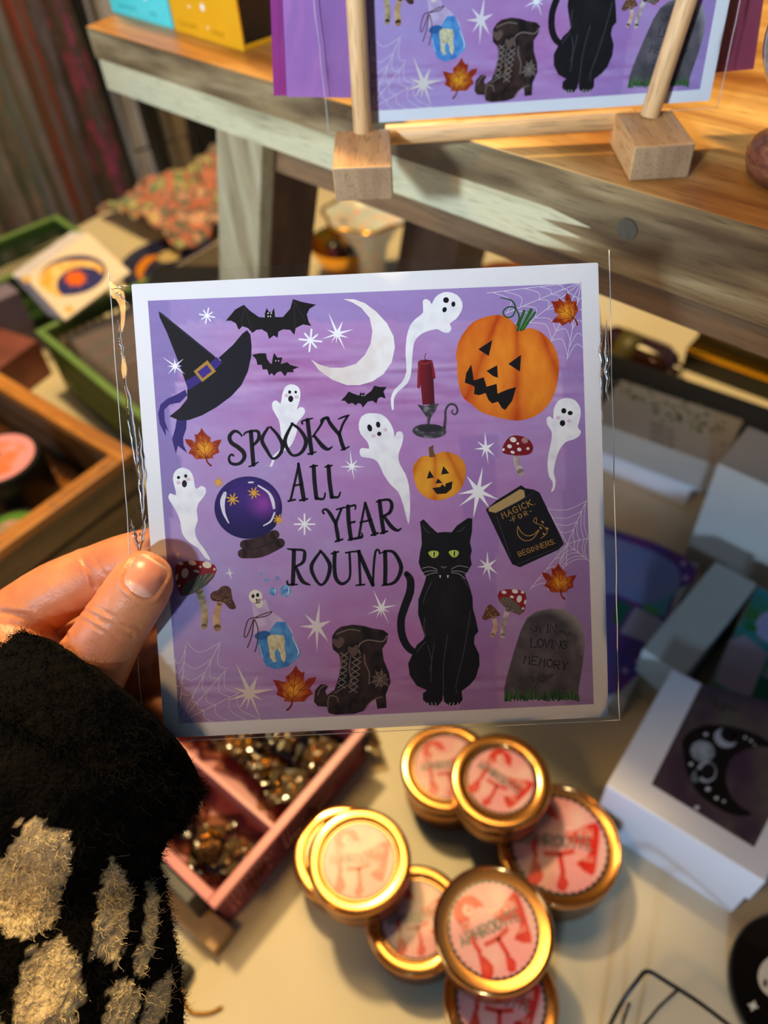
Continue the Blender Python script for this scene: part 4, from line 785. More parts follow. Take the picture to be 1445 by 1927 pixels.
# ================================================================= box helpers
def rectbox(p00, p10, p01, z1, z0):
    """frame at the base corner of an upright box whose top shows the three given corners"""
    a = at(*p00, z1); x = at(*p10, z1)-a; y = at(*p01, z1)-a; xl = x.length; x.normalize(); yl = y.dot(Vector((-x.y, x.x, 0)))
    if yl < 0: a = a+x*xl; x = -x; yl = abs(yl)
    a.z = z0; m = frame(a, x, Vector((-x.y, x.x, 0))); return m, xl, yl, z1-z0
def pxpaint(M, z, base=2e-5):
    Mi = M.inverted()
    def xf(u, v): q = Mi @ at(u, v, z); return q.x, q.y
    return Paint(xf, 2e-5, z-M.translation.z+base)
def facepaint(M, P0, N_):
    """paint on any plane: px -> local frame M whose z axis is the plane normal"""
    Mi = M.inverted()
    def xf(u, v): q = Mi @ onp(u, v, P0, N_); return q.x, q.y
    return Paint(xf, 2e-5, 2e-5)
white = plain('white_carton', (214, 216, 222), .5, var=.03, scale=20)
offw = plain('grey_white_carton', (190, 186, 176), .55, var=.04, scale=20)
blk = plain('black_satin', (14, 14, 16), .4, var=.2)

# ---- boxes of the two card decks on the bench
def deck(p0, p1, dpx, hgt, colr, inkc, side, label, words, stars=(), darkside=False):
    a = at(*p0, ZR); b_ = at(*p1, ZR); x = (b_-a); w = x.length; y = at(*dpx[1], ZR)-at(*dpx[0], ZR)
    m = frame(a, x, Vector((-x.y, x.x, 0))); d = .042
    r = empty('crystal_deck_box', label=label, cat='box', m=m)
    b = MB(); b.box(0, w, 0, .0018, 0, hgt); b.box(0, w, d-.0018, d, 0, hgt); b.box(0, w, .0018, d-.0018, 0, .003); b.build('sleeve', plain(label[:6]+'_carton', colr, .4, var=.03), r, bevel=.0004)
    b = MB(); b.box(.0015, w-.0006, .0018, d-.0018, .003, hgt); b.build('inner_tray', side, r)
    P = Paint(lambda X, Y: (X, Y), 2e-5, 3e-5)
    for t, x0, x1, h in words: P.text(t, (x0, .0045), (1, 0), (0, 1), h, h*.13, inkc, 1, (x1-x0)/(len(t)*.70*h))
    for (sx_, sy_, s_) in stars: P.star((sx_, sy_), [(sx_+s_*math.cos(k*2*math.pi/5+.3), sy_+s_*math.sin(k*2*math.pi/5+.3)) for k in range(5)] if s_ > .0009 else [(sx_+s_*math.cos(k*1.05), sy_+s_*math.sin(k*1.05)) for k in range(6)], (236, 238, 240), 1, .34 if s_ > .0009 else .7)
    o = P.build('lettering', INK, r); o.matrix_parent_inverse = Matrix(); o.location = (0, 0, 0); o.rotation_euler = (math.pi/2, 0, 0)
    return r
bt = deck((212, 23), (326, 55), ((459, 98), (497, 77)), .10, (84, 214, 220), (50, 150, 160), blk, 'turquoise crystal box standing at the left end of the bench', [('CLEAR QUARTZ', .010, .034, .0026), ('LARGE', .047, .056, .0026)], [(.046, .0135, .0018), (.060, .018, .0008)])
bg = deck((330, 58), (459, 98), ((459, 98), (497, 77)), .10, (226, 168, 24), (168, 118, 10), blk, 'mustard yellow crystal box with white stars, beside the turquoise one', [('CLEAR QUARTZ', .006, .028, .0026), ('EXTREME', .042, .055, .0026)], [(.0255, .027, .0024), (.037, .018, .0030), (.0225, .0165, .0012), (.0385, .0075, .0010), (.037, .029, .0008), (.048, .034, .0020)])

# ---- tarot sized lilac and magenta cards in film on the stand's left, maroon one on its right
def plate(quad, thick, m, name, parent):
    n = (quad[1]-quad[0]).cross(quad[2]-quad[0]).normalized(); b = MB(); b.hexa([q-n*thick for q in quad], quad); return b.build(name, m, parent)
BP = DM.translation-DN*.010
def backq(pts, off): P0 = DM.translation-DN*off; return [onp(u, v, P0, DN) for u, v in pts]
def back_card(pts, off, rgb, film_pts, label, name='art_print'):
    r = empty(name, backq([pts[2]], off)[0], label, 'art print'); bpy.context.view_layer.update()
    q = backq(pts, off); o = plate([p-r.location for p in q], -.0009, plain(label[:9]+'_card', rgb, .45, var=.04, scale=12), 'card', r)
    q = backq(film_pts, off-.0022); b = MB()
    b.sheet(lambda i, j: (q[3]*(1-i)+q[2]*i)*(1-j)+(q[0]*(1-i)+q[1]*i)*j-r.location+DN*.0004*noise.noise(Vector((i*9, j*7, off*900))), 50, 50)
    b.build('clear_sleeve', film, r, True)
    return r
back_card([(519, -300), (660, -300), (660, 184), (540, 182)], .0035, (172, 112, 186), [(500, -300), (668, -300), (668, 186), (522, 186)], 'lilac card in film, sticking out left behind the propped art print')
back_card([(498, -300), (560, -300), (575, 180), (515, 180)], .0085, (150, 34, 128), [(484, -300), (572, -300), (580, 184), (506, 185)], 'magenta card in film behind the lilac card, left of the display stand')
back_card([(1300, -300), (1480, -300), (1418, 130), (1290, 142)], .016, (136, 58, 82), [(1290, -300), (1490, -300), (1432, 135), (1290, 149)], 'dusky pink card in glossy film, right behind the propped art print')

# ---- crystal ball and its turned stand
bc = at(1520, 150, ZR+.034)
sb = MB(); base = at(1500, 335, ZR)
sb.lathe([(.001, 0), (.0165, 0), (.0195, .002), (.021, .006), (.0215, .0095), (.0200, .013), (.0165, .0155), (.0150, .018), (.0160, .020), (.0165, .0225), (.0155, .025), (.013, .0275), (.0125, .0285), (.009, .0265), (.001, .0245)], 48)
bs = sb.build('ball_holder', wood('walnut_turned', [(.3, (70, 38, 26)), (.5, (120, 72, 50)), (.7, (164, 124, 96))], (60, 60, 200), 1, .35, .4, (900, 900, 900)), None, True, sharp=60); bs.location = base
tag(bs, 'dark turned wooden stand under the crystal ball at the right edge of the bench', 'stand')
b = MB(); b.ball((0, 0, 0), .0260, 48, 32); 
m_, N, L, B = mat('smoky_crystal'); B.inputs['Base Color'].default_value = lin((226, 214, 196)); B.inputs['Transmission Weight'].default_value = .55; B.inputs['Roughness'].default_value = .06; B.inputs['IOR'].default_value = 1.5
nz = N.new('ShaderNodeTexNoise'); nz.inputs['Scale'].default_value = 40; r_ = N.new('ShaderNodeValToRGB'); r_.color_ramp.elements[0].color = lin((150, 138, 120)); r_.color_ramp.elements[1].color = lin((238, 228, 214)); L.new(nz.outputs[0], r_.inputs[0]); L.new(r_.outputs[0], B.inputs['Base Color'])
o = b.build('crystal_ball', m_, None, True); o.location = base+Vector((0, 0, .0265+.0235)); tag(o, 'milky crystal ball resting on its turned wooden stand at the right edge', 'crystal ball')

# ================================================================= candle tins
bronze = plain('bronze_tin', (180, 128, 84), .36, 1.0, .05, 30, bump=.05, bscale=400)
bronze_lid = plain('bronze_lid', (212, 150, 84), .17, 1.0, .04, 30)
def tin_label(Rl, rot, dark):
    P = Paint(lambda x, y: (Rl*(x*math.cos(rot)-y*math.sin(rot)), Rl*(x*math.sin(rot)+y*math.cos(rot))), 2.5e-5, 4e-5)
    P.ell(0, 0, 1, 1, (30, 26, 28), 0, 0, 60)
    n = 40; P.poly([((.955 if k % 2 else .915)*math.cos(math.pi*k/n), (.955 if k % 2 else .915)*math.sin(math.pi*k/n)) for k in range(2*n)], (222, 150, 150), 1,
                   lambda x, y: mixc((222, 148, 150), (226, 186, 172), .9*fbm(x*1.4, y*1.6, 4)+.2), .12)
    red = lambda x, y: mixc((190, 26, 20), (212, 60, 44), .5+fbm(x*4, y*4, 3))
    P.poly([(-.72, .52), (-.62, .70), (-.40, .80), (-.18, .76), (-.06, .60), (-.02, .46), (-.12, .50), (-.30, .46), (-.42, .36), (-.46, .16), (-.62, .10), (-.66, .30)], (190, 26, 20), 2, red, .07, 3)
    P.stroke([(-.36, .62), (-.46, .52), (-.38, .42), (-.28, .50), (-.34, .55)], .035, (226, 170, 160), 3, 4)
    P.poly([(.10, .26), (.30, .30), (.66, .52), (.80, .44), (.74, -.20), (.66, -.52), (.34, -.34), (.52, -.20), (.60, .02), (.20, .06)], (190, 26, 20), 2, red, .07, 2)
    P.poly([(-.50, -.34), (-.42, -.40), (-.28, -.66), (-.40, -.86), (-.58, -.80), (-.54, -.60)], (190, 26, 20), 2, red, .07, 2)
    P.poly([(.06, -.56), (.20, -.72), (.12, -.90), (-.02, -.86), (.0, -.70)], (190, 26, 20), 2, red, .07, 2)
    P.stroke([(-.46, .10), (-.50, -.10), (-.44, -.36)], [.05, .03, .05], (196, 40, 30), 2); P.stroke([(.02, -.20), (.06, -.40), (.10, -.60)], [.025, .025, .05], (196, 40, 30), 2)
    P.stroke([(-.30, -.24), (.0, -.21), (.30, -.10)], [.02, .035, .05], (196, 60, 50), 2)
    for t, x, y, h, w in (('CONVERSATION WITH', -.62, .14, .17, .016),): P.text(t, (x, y), (1, .06), (-.06, 1), h, w, (240, 204, 188), 4, 1.30/(len(t)*.68*h), gw=.9)
    P.text('APHRODITE', (-.76, -.13), (1, .07), (-.07, 1), .24, .050, (50, 54, 52), 5, 1.50/(9*.70*.24), gw=.72); P.text('APHRODITE', (-.76, -.125), (1, .07), (-.07, 1), .24, .016, (160, 166, 150), 6, 1.50/(9*.70*.24), gw=.72)
    P.text('CANDLE', (.30, -.28), (1, .07), (-.07, 1), .09, .014, (236, 180, 160), 5)
    return P
def tin(x, y, z0, h, Rr, rl, rot, label, wide=True, group='copper candle tins in low stacks'):
    r = empty('candle_tin', (x, y, z0), label, 'candle', group)
    b = MB(); k = Rr*.955
    b.lathe([(k*.90, 0), (k*.97, .0008), (k, .0028), (k, h-.011), (k*.985, h-.0105), (k*.985, h-.009)], 72); b.build('tin_body', bronze, r, True, sharp=45)
    b = MB(); z = h-.0112
    if wide: pr = [(k*.99, z), (Rr*.985, z), (Rr, z+.0006), (Rr, h-.0022), (Rr*.994, h-.0010), (Rr*.98, h-.0004), (Rr*.965, h-.0006), (Rr*.955, h-.0003), (Rr*.93, h-.0001), (Rr*(rl+.05), h-.0001), (Rr*(rl+.02), h-.0006), (Rr*(rl+.015), h-.0013), (.0001, h-.0013)]
    else: pr = [(k*.99, z), (Rr*.985, z), (Rr, z+.0006), (Rr, h-.0016), (Rr*.985, h-.0004), (Rr*.96, h), (Rr*.94, h-.0004), (Rr*.925, h-.0018), (Rr*(rl+.02), h-.0026), (.0001, h-.0026)]
    b.lathe(pr, 96); l = b.build('lid', bronze_lid, r, True, sharp=50)
    o = tin_label(Rr*rl, rot, False).build('label', GLOSSINK, l); o.location = (0, 0, h-(.0013 if wide else .0026)); 
    return r
D2 = math.radians
tin(.0960, .1780, 0, .040, .0400, .82, D2(-14), 'largest copper candle tin on the table, right of the others beside the white box', False)
tin(.0290, .2370, 0, .040, .0330, .74, D2(-4), 'copper candle tin half hidden by the stacked one and the card above it')
tin(.0610, .2100, .0401, .032, .0328, .70, D2(-46), 'copper candle tin stacked across two others, label turned steeply down to the right')
tin(-.0490, .1860, 0, .032, .0328, .72, D2(-4), 'copper candle tin nearly covered by the leftmost stacked tin')
tin(-.0350, .1700, .0321, .032, .0328, .72, D2(-8), 'leftmost upper copper candle tin with glowing rim, stacked on another beside the pink basket')
tin(-.0020, .1420, 0, .032, .0328, .72, D2(-2), 'low copper candle tin between the leftmost stack and the scalloped front tin')
tin(.0430, .0930, 0, .040, .0335, .80, D2(-22), 'lowest copper candle tin at the bottom edge, under the scalloped front tin', False)
tin(.0420, .1230, .0401, .032, .0348, .77, D2(14), 'upper front copper candle tin whose scalloped pink label tilts up to the right', False)

# ================================================================= white boxes and printed decks on the right
M, lx, ly, h = rectbox((1140, 1478), (1265, 1257), (1445, 1650), .07, .036)
r = empty('moon_picture_box', label='upper white box with a black crescent moon picture on its lid', cat='box', m=M)
b = MB(); b.box(0, lx, 0, ly, 0, h); b.build('carton', white, r, bevel=.0012)
P = pxpaint(M, .07); P.poly([(1319, 1288), (1225, 1476), (1419, 1595), (1545, 1345)], (70, 66, 66), 1, lambda x, y: mixc((84, 78, 72), (60, 44, 62), .5+1.2*fbm(x*.012, y*.012, 3)), 14)
P.poly([(1286, 1420), (1284, 1395), (1300, 1375), (1330, 1364), (1380, 1368), (1430, 1385), (1480, 1420), (1440, 1405), (1400, 1412), (1375, 1430), (1366, 1460), (1372, 1490), (1390, 1515), (1416, 1533), (1380, 1534), (1340, 1515), (1310, 1488), (1292, 1455)], (14, 14, 18), 2, None, 4, 3)
mo = (150, 160, 172)
P.ell(1322, 1414, 23, 20, mo, 3, .3, 24, lambda x, y: mixc(mo, (104, 116, 130), .5+fbm(x*.06, y*.06)), 6); P.ell(1365, 1389, 22, 18, mo, 3, .3); P.ell(1374, 1383, 19, 15, (14, 14, 18), 4, .3)
P.ell(1329, 1453, 19, 20, mo, 3, .3); P.ell(1332, 1452, 14, 16, (20, 20, 26), 4, .3); P.ell(1310, 1460, 9, 14, (92, 100, 112), 3, .5)
for u, v, s_ in ((1381, 1384, 5), (1328, 1382, 4), (1402, 1388, 3), (1413, 1394, 3), (1300, 1438, 4), (1332, 1485, 5), (1348, 1502, 4), (1362, 1508, 3), (1311, 1520, 5), (1420, 1402, 2)): P.ell(u, v, s_, s_*.8, (186, 192, 200), 4, 0, 10)
P.text('MOON CRYSTAL', (1333, 1318), (.90, .38), (.28, -.9), 8, 1.4, (44, 42, 44), 3, .9); P.text('HOLDER', (1340, 1330), (.9, .38), (.28, -.9), 7, 1.2, (44, 42, 44), 3, .9)
P.build('lid_picture', GLOSSINK, r)
r = empty('white_box', label='plain white box under the moon picture box', cat='box', m=Matrix.Translation((0, 0, -.036)) @ M)
b = MB(); b.box(.001, lx-.001, .001, ly-.002, 0, .0355); b.build('carton', white, r, bevel=.0012)
b = MB(); b.box(.0, lx, -.0004, .0012, .004, .0045); b.build('flap_seam', blk, r)

def pdeck(name, label, q, z1, z0, mm_, paint=None, ps=None):
    M, lx, ly, h = rectbox(*q, z1, z0); r = empty(name, label=label, cat='box', m=M)
    b = MB(); b.box(0, lx, 0, ly, 0, h); b.build('carton', mm_, r, bevel=.0008)
    if paint: P = pxpaint(M, z1); paint(P); P.build('printed_cover', INK, r)
    return r, M, lx, ly
greycard = plain('grey_card', (150, 148, 146), .55, var=.04)
def pt1(P):
    pur = lambda x, y: mixc((100, 50, 116), (70, 60, 130), .5+1.3*fbm(x*.02, y*.02, 5)-(x-1200)*.004)
    P.poly([(1045, 965), (1163, 1000), (1225, 1018), (1290, 1048), (1312, 1072), (1305, 1098), (1275, 1108), (1262, 1150), (1235, 1200), (1200, 1270), (1168, 1300), (1120, 1320)], (96, 50, 112), 1, pur, 9)
    P.poly([(1050, 985), (1165, 1015), (1220, 1035), (1265, 1058), (1279, 1080), (1277, 1102), (1255, 1128), (1225, 1138), (1190, 1132), (1160, 1118), (1060, 1100)], (120, 128, 172), 2, lambda x, y: mixc((124, 130, 170), (104, 122, 176), .5+fbm(x*.01, y*.01)), 12, 2)
    P.poly([(1160, 1128), (1190, 1140), (1165, 1180), (1150, 1170)], (24, 88, 74), 3); P.poly([(1205, 1138), (1250, 1162), (1262, 1128), (1278, 1106), (1240, 1132)], (74, 134, 150), 3)
    P.poly([(1210, 1136), (1232, 1142), (1246, 1152), (1235, 1160), (1210, 1148)], (84, 140, 84), 3.5)
    P.poly([(1196, 1142), (1250, 1170), (1222, 1212), (1166, 1190)], (150, 146, 160), 4); P.poly([(1190, 1215), (1222, 1212), (1195, 1240), (1172, 1232)], (84, 62, 112), 4)
    for u, v in ((1290, 1088), (1286, 1060), (1176, 1262), (1200, 1245)): P.star((u, v), [(u+7*math.cos(k*1.57), v+7*math.sin(k*1.57)) for k in range(4)], (190, 150, 200), 5, .4)
pdeck('unicorn_deck_box', 'purple bordered deck box with a blank lilac panel, right of the held card', ((1316, 1062), (1085, 965), (1165, 1310)), .03, 0, greycard, pt1)
bpy.data.objects['unicorn_deck_box'].name = 'printed_deck_box'
def pt2(P):
    fl = lambda x, y: mixc(mixc((40, 130, 140), (60, 110, 50), .5+1.8*fbm(x*.03, y*.03, 8)), (136, 136, 176), max(0, 1.6*fbm(x*.02, y*.02, 17)))
    P.poly([(1425, 1105), (1336, 1288), (1500, 1370), (1560, 1160)], (60, 110, 100), 1, fl, 7)
    P.poly([(1372, 1205), (1345, 1282), (1410, 1315), (1445, 1230), (1400, 1195)], (148, 140, 158), 2); P.poly([(1430, 1272), (1412, 1315), (1460, 1335), (1470, 1290)], (20, 84, 66), 3)
    P.poly([(1420, 1175), (1445, 1150), (1480, 1170), (1460, 1210), (1430, 1200)], (150, 154, 196), 3, None, 4, 2); P.ell(1412, 1180, 14, 9, (40, 110, 60), 3.5, .4)
pdeck('printed_deck_box', 'teal and green floral deck box at the right edge above the moon picture box', ((1425, 1102), (1560, 1160), (1336, 1288)), .055, 0, greycard, pt2)
pdeck('long_white_carton', 'long pale grey carton lying between the purple deck box and the floral one', ((1347, 1056), (1424, 1098), (1262, 1256)), .060, 0, plain('pale_grey_carton', (168, 176, 174), .55, var=.04))
pdeck('large_white_carton', 'large off white carton standing at the right edge', ((1350, 872), (1560, 965), (1392, 795)), .125, .0, offw)
def pt3(P):
    for k in range(70):
        u = 1130+random.random()*235; v = 700+(u-1130)*.40+random.gauss(18, 12); P.ell(u, v, random.uniform(2, 6), random.uniform(2, 4), mixc((70, 96, 50), (120, 120, 80), random.random()), 2, 0, 8)
    for k in range(3): P.text('CRYSTAL SET', (1222, 800+k*14), (.93, .36), (.3, -.93), 8, 1.4, (120, 114, 108), 3, .8)
pdeck('floral_print_box', 'white box with small green leaf print, right behind the held card', ((1350, 877), (1399, 790), (1120, 778)), .085, .052, plain('grey_white_top', (168, 162, 150), .5, var=.03), pt3)
pdeck('white_page_stack', 'white box with ruled blue grey sides under the leaf print box', ((1334, 893), (1385, 805), (1120, 795)), .0515, .026, white)
pdeck('white_page_stack', 'lowest white box under the ruled one, right of the held card', ((1300, 920), (1360, 835), (1120, 845)), .0255, 0, white)
pdeck('black_box', 'flat black box lying behind the leaf print box', ((1120, 655), (1500, 785), (1105, 700)), .055, 0, blk)
M, lx, ly, h = rectbox((1310, 634), (1500, 700), (1295, 655), .03, 0)
r = empty('gilt_tray', label='dark tray with a bright gold rim under the bench on the right', cat='tray', m=M)
b = MB(); b.box(0, lx, 0, ly, 0, .024); b.build('tray_body', blk, r, bevel=.002)
gold = plain('polished_gold', (224, 164, 40), .25, 1.0, .05); b = MB(); b.box(-.001, lx, -.001, ly+.001, .024, .030); b.build('gold_rim', gold, r, bevel=.001)
M, lx, ly, h = rectbox((1330, 604), (1520, 668), (1315, 618), .05, 0)
r = empty('gilt_tray', label='dark olive tray with a dull gold edge behind the bright gold one', cat='tray', m=M); b = MB(); b.box(0, lx, 0, ly, 0, .044); b.build('tray_body', plain('olive_black', (40, 38, 16), .4), r); b = MB(); b.box(0, lx, -.001, ly, .044, .05); b.build('gold_rim', plain('dull_gold', (140, 104, 20), .35, .9), r)
p = at(1205, 668, .02); b = MB(); b.lathe([(.001, -.045), (.018, -.044), (.021, -.038), (.021, .03), (.016, .040), (.009, .044), (.009, .052), (.001, .053)], 32); o = b.build('glass', plain('amber_glass', (44, 20, 6), .12, 0, .2, coat=1), None, True, sharp=60)
r = empty('amber_bottle', p, 'amber brown bottle lying on the table behind the black box', 'bottle'); o.parent = r; o.rotation_euler = (D2(90), 0, E1.to_2d().angle_signed(Vector((0, -1))) if False else D2(42))
b = MB(); b.lathe([(.0208, -.026), (.0214, -.026), (.0214, .0), (.0208, .0)], 32); o = b.build('label', plain('olive_label', (74, 66, 26), .5), r, True); o.rotation_euler = (D2(90), 0, D2(42))
M, lx, ly, h = rectbox((1120, 575), (1275, 620), (1100, 600), .045, 0); r = empty('pouch', label='blue grey cloth pouch lying in front of the amber bottle under the bench', cat='pouch', m=M)
b = MB(); b.sheet(lambda i, j: (lx*i, ly*(j-.5)*1.5+ly*.5, .004+.030*math.sin(math.pi*j)*(.9+.1*math.sin(i*7))), 30, 12); b.build('fabric', cloth_mat('pouch_cloth', [(44, 42, 58), (80, 76, 92), (120, 98, 84)], (20, 20, 20)), r, True, solid=.002)

# ---- black dish and wire stands
dc = at(1519, 1868, .0106)
r = empty('black_dish', (dc.x, dc.y, 0), 'round glossy black dish with white circle at the bottom right edge', 'dish')
b = MB(); b.lathe([(.001, .0), (.041, .0), (.0445, .003), (.0452, .010), (.0444, .0113), (.0425, .0105), (.001, .0105)], 72); b.build('dish', plain('black_glaze', (10, 10, 10), .12, coat=.5), r, True, sharp=60)
P = pxpaint(Matrix.Translation((dc.x, dc.y, 0)), .0106); P.ell(1476, 1838, 50, 45, (206, 196, 176), 1, 0, 40); P.ell(1440, 1850, 5, 8, (90, 84, 76), 2)
P.star((1417, 1893), [(1417+11*math.cos(k*1.571+.3), 1893+11*math.sin(k*1.571+.3)) for k in range(4)], (210, 204, 190), 2, .4); P.build('printed_pattern', GLOSSINK, r)
wire = plain('black_wire', (10, 10, 10), .3, .3)
def wirething(name, label, strands, r0=.0013, cat='stand'):
    o = empty(name, strands[0][1][0]*1.0, label, cat); o.location.z = 0; b = MB()
    for nm, pts in strands:
        b = MB(); b.tube([p-o.location for p in pts], r0 if nm != 'cross_wire' else r0*.7, 8); b.build(nm, wire, o, True)
    return o
Z_ = .05
def W3(*a): return [at(u, v, z) for u, v, z in a]
wirething('wire_easel', 'black wire easel poking in at the bottom right', [
    ('frame_wire', cr(W3((1120, 1990, .0), (1165, 1895, .035), (1205, 1838, .05), (1214, 1829, .05), (1226, 1830, .05), (1250, 1845, .048), (1320, 1890, .04), (1410, 1960, .02)), 5)),
    ('cross_wire', W3((1275, 1863, .045), (1240, 1895, .03), (1195, 1950, .0))), ('cross_wire', W3((1184, 1888, .0385), (1172, 1925, .02), (1168, 1975, .0)))])
# ================================================================= baskets and crates
def open_basket(name, label, M, lx, ly, h, m, rim_m, t=.003, rim=.005, nb=26, nh=2, cat='basket', solidpart=.25, flare=0):
    r = empty(name, label=label, cat=cat, m=M)
    b = MB(); b.box(0, lx, 0, ly, 0, t); b.build('bottom', m, r)
    for k, (a0, a1, L_, ax) in enumerate((((0, 0), (lx, 0), lx, 0), ((0, ly-t), (lx, ly-t), lx, 0), ((0, 0), (0, ly), ly, 1), ((lx-t, 0), (lx-t, ly), ly, 1))):
        b = MB(); x0, y0 = a0
        def bar(s0, s1, z0, z1):
            if ax == 0: b.box(s0, s1, y0, y0+t, z0, z1)
            else: b.box(x0, x0+t, s0, s1, z0, z1)
        bar(0, L_, t, h*solidpart); bar(0, L_, h*.86, h)
        n = max(6, int(nb*L_/max(lx, ly)))
        for i in range(n+1): s_ = (L_-.0022)*i/n; bar(s_, s_+.0022, h*solidpart, h*.86)
        for i in range(1, nh+1): z = h*solidpart+(h*.86-h*solidpart)*i/(nh+1); bar(0, L_, z-.001, z+.001)
        b.build('side_wall', m, r)
    b = MB()
    b.box(-rim, lx+rim, -rim, t, h, h+.004); b.box(-rim, lx+rim, ly-t, ly+rim, h, h+.004); b.box(-rim, t, t, ly-t, h, h+.004); b.box(lx-t, lx+rim, t, ly-t, h, h+.004)
    b.build('rim', rim_m, r, bevel=.0008)
    return r
green = plain('green_plastic', (98, 132, 72), .4, var=.08); greend = plain('olive_green_plastic', (84, 100, 48), .45, var=.08)
# front green basket: corner and two rim directions measured in the photograph
M, lx, ly, h = rectbox((76, 622), (262, 775), (165, 585), .085, 0)
open_basket('green_basket', 'green plastic basket with grey prints, left of the held card and behind the wooden crate', M, .30, .17, .081, greend, green)
g2 = M
for k in range(9):
    o = empty('art_print', label='grey print filed on edge in the front green basket, %s' % ('nearest the crate side' if k == 0 else 'behind the nearest one'), cat='art print', m=g2 @ Matrix.Translation((.035+.012*k, .02, .006)) @ Matrix.Rotation(D2(-14), 4, 'Y'), group='grey prints filed in the front basket' if k else None)
    b = MB(); b.box(0, .0018, 0, .13, 0, .070); b.build('card', plain('grey_print_%d' % k, (158+8*(k % 3), 158, 166), .35, var=.2, scale=14), o)
    if k: o['label'] = 'grey print filed on edge behind the nearest one in the front green basket'
# back green basket
M, lx, ly, h = rectbox((103, 408), (170, 452), (-60, 500), .09, 0)
M2 = M
open_basket('green_basket', 'green plastic basket at the far left under the hanging scarves', M, lx, ly, .086, plain('dark_green_plastic', (52, 84, 44), .45), green, cat='basket')
# tilted pile of sun and moon prints
zz = [.105, .130, .125, .095]; q = [at(23, 528, .105), at(166, 448, .130), at(245, 512, .122), at(122, 603, .098)]
x = (q[2]-q[3]).normalized(); nrm = (q[2]-q[3]).cross(q[1]-q[2]).normalized(); 
if nrm.z < 0: nrm = -nrm
Mq = frame(q[3], q[2]-q[3], nrm.cross((q[2]-q[3]).normalized())); lx = (q[2]-q[3]).length; ly = ((q[0]-q[3]).length+(q[1]-q[2]).length)/2
lav = plain('lavender_card', (178, 168, 190), .5, var=.1); crm = plain('cream_card', (216, 204, 186), .5, var=.03)
for k in range(9):
    lab = 'cream print with orange sun in a golden crescent moon, on top of the tilted pile' if k == 0 else 'print in the tilted pile under the sun and moon print'
    o = empty('art_print', label=lab, cat='art print', m=Mq @ Matrix.Translation((-.0010*k, .0065*k, -.0026*k)), group='prints piled under the sun and moon print' if k else None)
    b = MB(); b.prism(card_rect(0, 0, lx, ly, .002), -.0024, 0); b.build('card', crm if k == 0 else (lav if k % 2 else white), o)
    if k == 0:
        P = facepaint(Mq, Mq.translation, nrm)
        P.ell(137, 518, 64, 37, (52, 48, 92), 1, -.18, 40); P.ell(137, 518, 60, 34, (50, 52, 108), 2, -.18, 40)
        P.poly([(118, 560), (85, 548), (74, 530), (80, 512), (100, 498), (135, 490), (175, 492), (194, 505), (192, 516), (180, 506), (150, 502), (122, 512), (108, 528), (108, 545)], (214, 150, 62), 3, lambda x_, y_: mixc((222, 160, 66), (230, 204, 150), .5+.9*fbm(x_*.05, y_*.05, 3)), 4, 2)
        P.star((142, 524), [(142+(26 if j % 2 else 21)*math.cos(j*math.pi/8), 524+(19 if j % 2 else 15)*math.sin(j*math.pi/8)) for j in range(16)], (214, 100, 30), 4, .6)
        for u, v in ((50, 525), (130, 582)): P.ell(u, v, 9, 7, (206, 170, 96), 2)
        P.build('printed_artwork', INK, o)
# wooden crate at the left with jars
crate_w = wood('crate_wood', [(.3, (110, 66, 26)), (.5, (176, 116, 50)), (.7, (206, 148, 76))], (6, 60, 60), 1, .45, .4, (50, 700, 700)); crate_d = wood('crate_dark_wood', [(.3, (56, 46, 32)), (.5, (92, 78, 56)), (.7, (116, 98, 70))], (6, 60, 60), 1, .6, .4, (50, 700, 700))
C0 = at(247, 850, .09); C0.z = 0; cx_ = (at(0, 1065, .09)-at(250, 878, .09)).normalized(); cx_.z = 0
cy_ = Vector((cx_.y, -cx_.x, 0)); 
if cy_.dot(Vector((-.166, .15, 0))) < 0: cy_ = -cy_
MC = frame(C0, cy_, cx_) if cy_.cross(cx_).z > 0 else frame(C0, cx_, cy_)
flipc = cy_.cross(cx_).z > 0
cr_ = empty('wooden_crate', label='rustic slatted wooden crate at the left edge above the hand, holding black jars', cat='crate', m=MC)
LA, LB = (.30, .26)      # local x, local y extents
def board(x0, x1, y0, y1, z0, z1, m, nm='board'):
    b = MB(); b.box(x0, x1, y0, y1, z0, z1); return b.build(nm, m, cr_, bevel=.001)
crate_wy = wood('crate_wood_across', [(.3, (110, 66, 26)), (.5, (176, 116, 50)), (.7, (206, 148, 76))], (60, 6, 60), 1, .45, .4, (700, 50, 700)); crate_dy = wood('crate_dark_across', [(.3, (56, 46, 32)), (.5, (92, 78, 56)), (.7, (116, 98, 70))], (60, 6, 60), 1, .6, .4, (700, 50, 700))
for z0, z1 in ((.004, .044), (.048, .080)):
    board(0, LA, 0, .009, z0, z1, crate_d); board(0, LA, LB-.009, LB, z0, z1, crate_d); board(0, .009, .009, LB-.009, z0, z1, crate_dy); board(LA-.009, LA, .009, LB-.009, z0, z1, crate_dy)
board(-.002, LA, -.002, .014, .080, .090, crate_w, 'rim_rail'); board(-.002, LA, LB-.014, LB+.002, .080, .090, crate_w, 'rim_rail'); board(-.002, .014, .014, LB-.014, .080, .090, crate_wy, 'rim_rail'); board(LA-.014, LA+.002, .014, LB-.014, .080, .090, crate_wy, 'rim_rail')
for k in range(6): board(.009+k*.0475, .009+k*.0475+.044, .009, LB-.009, 0, .005, crate_wy, 'floor_slat')
